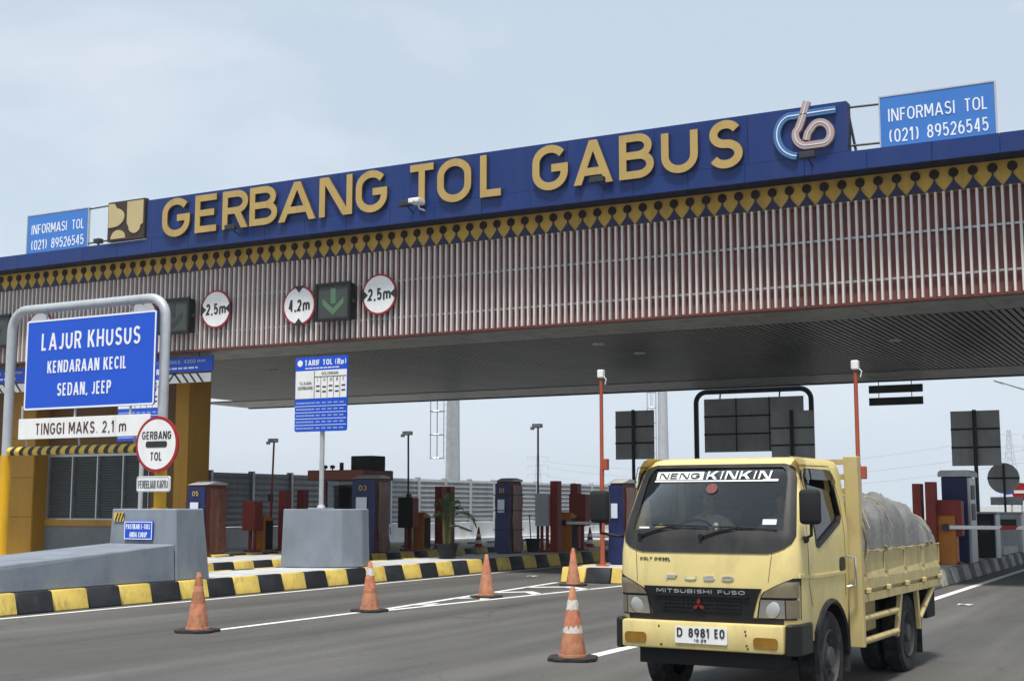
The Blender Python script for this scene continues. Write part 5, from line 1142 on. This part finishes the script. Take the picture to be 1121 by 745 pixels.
# cargo bed
HB = .905
bed = MB(); bed.box(-HB, HB, 1.74, 4.96, .82, .90, bev=.006); bed = tb(bed, 'bed', M['bed_yellow'])
for k in range(10): b = MB(); xx = -HB + .02 + k * .178; b.box(xx, xx + .172, 1.75, 4.94, .903, .93); tb(b, 'floor_plank', M['bed_yellow'], bed)
for s in (-1, 1):
    sd_ = MB(); sd_.box(s * (HB - .035) if s > 0 else -HB, HB if s > 0 else s * (HB - .035), 1.78, 4.92, .925, 1.28, bev=.005); sd_ = tb(sd_, 'side_board', M['bed_yellow'])
    n4 = 4; L4 = (4.92 - 1.78) / n4
    for k in range(n4 + 1):
        yy = 1.78 + k * L4; b = MB(); b.box(min(s * HB, s * (HB + .011)) + (.002 if s > 0 else 0), max(s * HB, s * (HB + .011)) - (0 if s > 0 else .002), max(1.785, yy - .05), min(4.915, yy + .05), 1.075, 1.275, bev=.008); tb(b, 'rib', M['bed_yellow'], sd_)
    # pressed ledge, sloping
    b = MB(); b.hexa([(s * (HB + .002), 1.785, .935), (s * (HB + .015), 1.785, .935), (s * (HB + .015), 4.915, .935), (s * (HB + .002), 4.915, .935)], [(s * (HB + .002), 1.785, 1.074), (s * (HB + .015), 1.785, 1.02), (s * (HB + .015), 4.915, 1.02), (s * (HB + .002), 4.915, 1.074)]); tb(b, 'ledge', M['bed_yellow'], sd_)
    for k in range(n4):      # triangular pressed gussets
        yy = 1.83 + k * L4; b = MB(); b._add([(s * (HB + .0155), yy + .02, 1.03), (s * (HB + .0155), yy + L4 - .12, 1.03), (s * (HB + .003), yy + L4 - .06, 1.11), (s * (HB + .003), yy + .02, 1.085)], [(0, 1, 2, 3)]); tb(b, 'pressing', M['bed_yellow'], sd_)
    for k in range(5):
        yy = 1.86 + k * .74; b = MB(); b.box(min(s * HB, s * (HB + .05)), max(s * HB, s * (HB + .05)), yy - .03, yy + .03, .895, .95, bev=.01); tb(b, 'hinge', M['bed_yellow'], sd_)
    b = MB(); b.box(min(s * HB, s * (HB + .012)), max(s * HB, s * (HB + .012)), 1.75, 4.95, .822, .898); tb(b, 'bed_rail', M['bed_yellow'])
    # headboard post
    b = MB(); b.hexa([(s * .80, 1.66, .42), (s * .93, 1.66, .42), (s * .93, 1.735, .42), (s * .80, 1.735, .42)], [(s * .80, 1.60, 2.17), (s * .93, 1.60, 2.17), (s * .93, 1.72, 2.17), (s * .80, 1.72, 2.17)], bev=.006); tb(b, 'headboard_post', M['bed_yellow'])
    # side guard
    gd = MB()
    for zz in (.665, .46): gd.tube([(s * .88, 1.72, zz), (s * .88, 3.05, zz)], .033, 10)
    gd = tb(gd, 'side_guard', M['bed_yellow'], None, 40)
    for ya, yb_ in (((3.22), (3.03)), ((3.90), (3.98))): b = MB(); b.hexa([(s * .86, yb_ - .03, .41), (s * .90, yb_ - .03, .41), (s * .90, yb_ + .03, .41), (s * .86, yb_ + .03, .41)], [(s * .86, ya - .045, .82), (s * .90, ya - .045, .82), (s * .90, ya + .045, .82), (s * .86, ya + .045, .82)]); tb(b, 'guard_post', M['bed_yellow'], gd)
    b = MB(); b.tube([(s * .88, 4.0, .52), (s * .88, 4.62, .80)], .033, 10); tb(b, 'brace', M['bed_yellow'], gd, 40)
    b = MB(); b.box(min(s * .58, s * .86), max(s * .58, s * .86), 4.18, 4.195, .14, .60); tb(b, 'mud_flap', M['rubber'])
    b = MB(); b.box(min(s * .6, s * .86), max(s * .6, s * .86), 4.45, 4.85, .48, .78, bev=.01); lb = tb(b, 'rear_lamp_box', M['black_matt'])
    b = MB(); b.box(min(s * .62, s * .84), max(s * .62, s * .84), 1.50, 1.512, .22, .60); tb(b, 'mud_flap', M['rubber'])
b = MB(); b.box(-.80, .80, 1.675, 1.715, .86, 1.75, bev=.005)
for zz in (1.85, 1.98, 2.12): b.box(-.80, .80, 1.65, 1.69, zz - .025, zz + .025)
tb(b, 'headboard', M['bed_yellow'])
b = MB(); b.box(-HB + .04, HB - .04, 4.93, 4.965, .925, 1.28, bev=.005); tb(b, 'tailboard', M['bed_yellow'])
# ---- load under the tarpaulin
ld = thing('tarpaulin_load', (TRX, TRY, 0), 'heap of cargo under a grey roped tarpaulin on the truck bed', 'tarpaulin', rz=TRA)
def ztop(y): return lin(y, [(1.78, 1.62), (1.9, 1.79), (2.4, 1.82), (2.8, 1.79), (3.5, 1.78), (4.2, 1.71), (4.7, 1.62), (5.0, 1.53), (5.12, 1.40)])
def tz(x, y):
    u = min(abs(x) / .90, 1); f = max(0, 1 - u ** 9) ** .5; zb = 1.27
    n_ = mnoise.noise((x * 2.2, y * 2.0, 3.1)) * .10 + mnoise.noise((x * 5, y * 5, 9)) * .035
    rdg = -abs(math.sin(y * 4.3 + x * 1.8 + .9 * mnoise.noise((x * 2, y, 5)))) ** .6 * .06 + .03 + .05 * abs(mnoise.noise((x * 7, y * 4, 2)))
    rd2 = -abs(math.sin(y * 2.1 - x * 5.2 + 1.2)) ** .7 * .03
    return zb + (ztop(y) + n_ + rdg + rd2 - zb) * f
def txp(x, y): return x * (.985 - .035 * abs(math.sin(y * 4.3 + x * 1.8)) * (abs(x) / .9) ** 3)
rows = []
def crease(x, y):
    h = 0
    for q, (fx, fy_, am) in enumerate(((1.6, 2.6, .085), (3.4, 4.2, .05), (7.5, 8.5, .022))):
        h += am * (1 - min(1, abs(mnoise.noise((x * fx + q * 7, y * fy_ + x * 1.3, q * 3.7))) * 3.2)) ** 1.6
    return h
for i in range(151):
    y = 1.80 + 3.30 * i / 150; rw = []
    for k in range(73):
        x = -.9 + 1.8 * k / 72; u = abs(x) / .9; e = crease(x, y); rw.append((txp(x, y) + (e - .05) * .8 * (1 if x > 0 else -1) * u ** 6 * (1 - u ** 40), y, tz(x, y) + (e - .05) * (1 - u ** 12)))
    rows.append(rw)
skirtR = [[(rw[-1][0] + .025, rw[-1][1], rw[-1][2] - .0) for rw in rows], [(rw[-1][0] + .032 + .012 * math.sin(rw[-1][1] * 23), rw[-1][1], 1.25 - .03 * abs(math.sin(rw[-1][1] * 7.3))) for rw in rows]]
b = MB(); b.grid(rows)
end = [(p[0], p[1] + .02, 1.285) for p in rows[-1]]; b.grid([rows[-1], end]); fr0 = [(p[0], p[1], 1.285) for p in rows[0]]; b.grid([rows[0], fr0])
b.build('tarpaulin', M['tarp'], ld, 70, None, False)
b = MB()
def rp_(pts, r=.007): b.tube([(x, y, tz(x, y) + .012) for x, y in pts], r, 6)
rp_([(-.88 + 1.76 * k / 24, 2.1 + .9 * k / 24) for k in range(25)]); rp_([(-.88 + 1.76 * k / 24, 3.0 - .85 * k / 24) for k in range(25)])
rp_([(-.88 + 1.76 * k / 24, 4.75 + .15 * math.sin(k * .2)) for k in range(25)])
b.tube([(.915 + .004 * math.sin(k * 1.7), 1.82 + 3.1 * k / 40, 1.288 + .005 * math.sin(k * 1.1)) for k in range(41)], .009, 6)
for yy in (2.55, 4.30, 4.5): b.tube([(.93, yy + .05 * math.sin(k * 2.1), 1.30 + .012 * math.cos(k * 2.4) + k * .002) for k in range(9)], .009, 6)
b.tube([(.93, 1.72, 1.55), (.95, 1.73, 1.42), (.94, 1.80, 1.38), (.93, 1.8, 1.2)], .012, 6)
b.build('rope', M['rope'], ld, 60, None, False)

# ================================================================ PEOPLE IN THE CAB
def person(label, cx, hands, shirt, look=0):
    y0 = 1.20; V, E_, Rr, Cc = [], [], [], []
    def v(p, r, c): V.append(p); Rr.append(r); Cc.append(c); return len(V) - 1
    def chain(ps):
        for a, c in zip(ps, ps[1:]): E_.append((a, c))
    pel = v((cx, y0, 1.17), .15, 2); wst = v((cx, y0 + .03, 1.30), .135, 1); ch = v((cx, y0 + .03, 1.45), .155, 1); up_ = v((cx, y0 + .02, 1.56), .11, 1); nk = v((cx, y0, 1.63), .055, 0); jaw = v((cx + look * .01, y0 - .03, 1.70), .07, 0); hd = v((cx + look * .01, y0 - .02, 1.77), .092, 0); tp = v((cx, y0 - .01, 1.83), .075, 0)
    chain([pel, wst, ch, up_, nk, jaw, hd, tp])
    ns = v((cx + look * .02, y0 - .125, 1.745), .016, 0); E_.append((hd, ns))
    for s, h in ((-1, hands[0]), (1, hands[1])):
        sh = v((cx + s * .19, y0 + .02, 1.54), .065, 1); el = v((cx + s * (.27) + h[3], y0 - .14, 1.33 + h[4]), .048, 1); wr = v((h[0], h[1] + .05, h[2]), .03, 0); pm_ = v((h[0], h[1], h[2] + .005), .036, 0)
        chain([up_, sh, el, wr, pm_])
        for k in range(4): f1 = v((h[0] - .03 + .02 * k, h[1] - .05 - .006 * (k in (1, 2)), h[2] + .015), .009, 0); f2 = v((h[0] - .03 + .02 * k, h[1] - .07, h[2] - .015), .008, 0); chain([pm_, f1, f2])
        th = v((h[0] - s * .045, h[1] - .01, h[2] + .02), .010, 0); chain([pm_, th])
        hp = v((cx + s * .09, y0 - .05, 1.15), .10, 2); kn = v((cx + s * .12, y0 - .42, 1.16), .07, 2); an = v((cx + s * .12, y0 - .50, .95), .05, 2); ft = v((cx + s * .12, y0 - .58, .92), .04, 2); chain([pel, hp, kn, an, ft])
    me = bpy.data.meshes.new('person'); me.from_pydata(V, E_, []); o = bpy.data.objects.new('person_tmp', me); COL.objects.link(o)
    md = o.modifiers.new('s', 'SKIN'); sv = me.skin_vertices[0].data
    for i, q in enumerate(sv): q.radius = (Rr[i], Rr[i])
    sv[0].use_root = True; o.modifiers.new('u', 'SUBSURF').levels = 1
    dg = bpy.context.evaluated_depsgraph_get(); m2 = bpy.data.meshes.new_from_object(o.evaluated_get(dg)); bpy.data.objects.remove(o)
    m2.materials.clear()
    for m in (M['skin'], shirt, M['cloth_dark']): m2.materials.append(m)
    VV = [Vector(p) for p in V]
    for p in m2.polygons:
        p.use_smooth = True; c = p.center; j = min(range(len(VV)), key=lambda i: (VV[i] - c).length - Rr[i] * .6); p.material_index = Cc[j]
    t = thing('person', (TRX, TRY, 0), label, 'person', rz=TRA); body = bpy.data.objects.new('body', m2); link(body, t, None, False)
    b = MB(); hc = Vector((cx + look * .01, y0 - .005, 1.785)); rows = []
    for i in range(8):
        a = R(-10 + 100 * i / 7); rows.append([(hc.x + .098 * math.cos(a) * math.cos(q), hc.y + .105 * math.cos(a) * math.sin(q) + .012, hc.z + .095 * math.sin(a) + (.03 if math.sin(q) < 0 and i < 2 else 0) * -math.sin(q)) for q in [2 * math.pi * k / 16 for k in range(16)]])
    b.grid(rows, close=True); b.build('hair', M['hair'], t, 80, None, False)
    for s in (-1, 1):
        b = MB(); b.lathe([(.001, -.008), (.011, -.004), (.011, .004), (.001, .008)], (cx + s * .032 + look * .015, y0 - .104, 1.775), 'y', 8); b.build('eye', M['text_dark'], t, 60, None, False)
        b = MB(); b.lathe([(.008, -.012), (.026, 0), (.008, .012)], (cx + s * .094, y0 - .01, 1.755), 'x', 10); b.build('ear', M['skin'], t, 60, None, False)
    b = MB(); b.box(cx - .028 + look * .015, cx + .028 + look * .015, y0 - .108, y0 - .09, 1.694, 1.704); b.build('mouth', M['emblem_red'], t, None, None, False)
M['cloth_light'] = pm('cloth_light', (.5, .48, .45), .9)
person('driver in grey shirt with both hands on the steering wheel of the truck', -.38, [(-.55, .80, 1.49, -.06, .02), (-.21, .80, 1.49, .02, .02)], M['cloth_light'], .5)
person('passenger in grey shirt with an arm resting at the open truck window', .36, [(.25, .95, 1.22, -.02, -.02), (.73, 1.02, 1.60, .06, .14)], M['cloth_grey'], 0)

# ================================================================ TRAFFIC CONES, PLANT, SMALL THINGS
def sleeve(z0, z1, rag, seed):
    rnd = random.Random(seed); n = 28; rows = []
    rr = lambda z: .150 - (.150 - .028) * (z - .04) / .76
    top = [z1 + rnd.uniform(-rag, rag * .4) for _ in range(n)]; bot = [z0 + rnd.uniform(-rag * .6, rag) for _ in range(n)]
    b = MB()
    for q in range(5):
        f = q / 4; rows.append([((rr(bot[k] + (top[k] - bot[k]) * f) + .004 + (.008 if rnd.random() > .9 else 0)) * math.cos(2 * math.pi * k / n), (rr(bot[k] + (top[k] - bot[k]) * f) + .004) * math.sin(2 * math.pi * k / n), bot[k] + (top[k] - bot[k]) * f) for k in range(n)])
    b.grid(rows, close=True); return b
def cone(x, y, bands, label, tilt=(0, 0), rot=0):
    t = thing('traffic_cone', (x, y, .004), label, 'traffic cone', 'orange traffic cones')
    b = MB(); b.prism([(.27 * math.cos(R(a + rot)) / max(abs(math.cos(R(a))), abs(math.sin(R(a)))) * (.80 if a % 90 == 45 else 1), .27 * math.sin(R(a + rot)) / max(abs(math.cos(R(a))), abs(math.sin(R(a)))) * (.80 if a % 90 == 45 else 1)) for a in (0, 30, 45, 60, 90, 120, 135, 150, 180, 210, 225, 240, 270, 300, 315, 330)], 'z', 0, .035, bev=.008); b.build('base', M['rubber'], t, None, None, False)
    b = MB(); b.lathe([(.165, .036), (.163, .06), (.150, .062), (.150, .075), (.030, .79), (.024, .80), (.016, .80)], n=28); b.build('body', M['cone_orange'], t, 40, None, False)
    for k, (z0, z1, m, rag) in enumerate(bands): sleeve(z0, z1, rag, x * 7 + k).build('band', M[m], t, 60, None, False)
    t.rotation_euler = (tilt[0], tilt[1], 0); return t
for px, py, bands, lab, rot in (
    (209.5, 692, [(.38, .54, 'cone_band', .004), (.235, .36, 'cone_bright', .004), (.08, .234, 'cone_band', .003), (.62, .74, 'cone_band', .004)], 'leftmost orange cone with brighter middle band in front of the grey ramp', 10),
    (400, 669.5, [(.58, .70, 'cone_white', .02), (.36, .56, 'cone_bright', .004), (.09, .34, 'cone_band', .004)], 'orange cone with one white sleeve near its top, second from left', 0),
    (529, 654, [(.45, .7, 'cone_bright', .005)], 'plain orange cone standing inside the white hatching, third from left', 0),
    (625, 641, [(.5, .75, 'cone_bright', .005), (.12, .3, 'cone_bright', .005)], 'plain orange cone right behind the torn one, nearest the island nose', 5)):
    p = at_z(px, py); cone(p.x, p.y + .12, bands, lab, rot=rot)
p = at_z(622, 723); cone(p.x, p.y + .12, [(.545, .665, 'cone_white', .018), (.26, .375, 'cone_white', .05), (.40, .53, 'cone_bright', .006)], 'nearest orange cone with two torn white sleeves left of the truck', rot=20)
def far_cone(px, py, lab):
    p = at_z(px, py, KH); t = thing('traffic_cone', (p.x, p.y, KH - .01), lab, 'traffic cone', 'small red and white cones far back')
    b = MB(); b.lathe([(.20, 0), (.20, .03), (.14, .031), (.02, .66)], n=16); b.build('body', M['sign_red'], t, 40, None, False)
    for z0, z1 in ((.12, .24), (.34, .44)): b = MB(); f = lambda z: .143 - .12 * (z - .031) / .63; b.lathe([(f(z0) + .003, z0), (f(z1) + .003, z1)], n=16, caps=False); b.build('band', M['sign_white'], t, 60, None, False)
far_cone(524, 598, 'small red and white cone far back right of the potted palm'); far_cone(646, 598, 'small red and white cone far back behind the tall orange pole')
# potted palm
p = at_z(484, 611, KH); p.x = max(min(p.x, -17.4), -18.6)
t = thing('potted_palm', (p.x, p.y + .25, KH - .01), 'potted palm in a black pot on the island beside toll machine 01', 'plant')
b = MB(); b.lathe([(.20, 0), (.22, .03), (.275, .33), (.30, .335), (.30, .385), (.265, .385), (.25, .33), (.001, .32)], n=24); b.build('pot', M['black'], t, 40, None, False)
rnd = random.Random(3); b = MB()
for k in range(5): a = rnd.uniform(0, 6.3); b.tube([(.07 * math.cos(a), .07 * math.sin(a), .3), (.09 * math.cos(a), .09 * math.sin(a), .8), (.13 * math.cos(a + .3), .13 * math.sin(a), 1.25 + rnd.uniform(-.1, .15))], [.04, .035, .02], 7)
b.build('stem', M['leaf_stem'], t, 50, None, False)
def frond(pts, lw, nm=18):
    b = MB(); P_ = [Vector(q) for q in pts]
    def at(f): f *= len(P_) - 1; i = min(int(f), len(P_) - 2); return P_[i].lerp(P_[i + 1], f - i)
    C_ = [at(k / 16) for k in range(17)]; b.tube(C_, .012, 5)
    for k in range(3, nm):
        f = k / nm; c = at(f); d = (at(min(f + .05, 1)) - at(max(f - .05, 0))).normalized(); sd_ = d.cross(Vector((0, 0, 1))).normalized(); L = lw * math.sin(math.pi * (.15 + .8 * f))
        for s in (-1, 1):
            tip = c + (sd_ * s * .75 + d * .7 + Vector((0, 0, -.35))) * L; m_ = (c + tip) / 2 + Vector((0, 0, .03)); wv = d * .014
            b._add([tuple(c - wv), tuple(c + wv), tuple(m_ + wv * 1.6), tuple(tip), tuple(m_ - wv * 1.6)], [(0, 1, 2, 3, 4)])
    b.build('frond', M['leaf'], t, None, None, False)
for pts, lw in (([(.05, 0, 1.0), (.25, .05, 1.18), (.50, .08, 1.2), (.72, .1, 1.05), (.82, .12, .80)], .26), ([(.04, 0, .8), (.2, .1, .86), (.42, .16, .80), (.6, .2, .72)], .2), ([(-.04, 0, .9), (-.2, .0, 1.15), (-.38, .05, 1.12)], .2), ([(0, 0, 1.1), (.06, .0, 1.5), (.15, .02, 1.75)], .2), ([(0, 0, 1.0), (-.10, .05, 1.4), (-.2, .1, 1.55)], .2), ([(0, 0, .9), (-.12, -.15, 1.2), (-.2, -.3, 1.15)], .2), ([(0, .02, 1), (.12, .2, 1.35), (.2, .4, 1.3)], .22), ([(.02, -.02, 1), (.2, -.1, 1.45), (.4, -.15, 1.5)], .22), ([(-.02, -.02, 1.1), (-.16, -.06, 1.5), (-.32, -.1, 1.42)], .2), ([(0, 0, .7), (.14, -.1, .9), (.34, -.2, .86)], .18), ([(0, 0, 1.1), (.0, .05, 1.45), (-.06, .1, 1.7)], .18)): frond(pts, lw)
# bucket with a broom behind machine 01
p = at_x(575, 590, -18.3); t = thing('black_bucket', (-18.3, p.y + .5, KH - .01), 'black bucket with a stick behind toll machine 01', 'bucket')
b = MB(); b.lathe([(.17, 0), (.22, .36), (.24, .36), (.24, .40), (.20, .40)], n=18); b.build('pail', M['black'], t, 40, None, False)
b = MB(); b.tube([(-.05, 0, .05), (-.12, 0, 1.1)], .018, 6); b.build('stick', M['steel_dark'], t, None, None, False)
for px, py, lab in ((583, 631, 'scrap of white paper on the lane left of the island nose'), (1057, 662.5, 'scrap of white paper on the asphalt right of the truck')):
    p = at_z(px, py); b = MB(); rows = [[(p.x - .12 + .06 * i, p.y - .08 + .05 * k, .012 + .02 * abs(math.sin(i * 2.1 + k * 1.7))) for i in range(5)] for k in range(4)]; b.grid(rows)
    bmesh.ops.solidify(b.bm, geom=b.bm.faces[:], thickness=.003); tag(b.build('paper_scrap', M['sign_white']), lab, 'litter')

# ================================================================ AIR
hz = bpy.data.materials.new('haze_air'); hz.use_nodes = True; n_ = hz.node_tree.nodes
for q in list(n_): n_.remove(q)
ho = n_.new('ShaderNodeOutputMaterial'); hv = n_.new('ShaderNodeVolumePrincipled'); hv.inputs['Color'].default_value = (.86, .92, 1, 1); hv.inputs['Density'].default_value = .00035; hv.inputs['Anisotropy'].default_value = .2
hz.node_tree.links.new(hv.outputs[0], ho.inputs['Volume'])
b = MB(); b.box(-1450, 1450, -250, 1450, -1.1, 52); tag(b.build('haze', hz), kind='stuff')
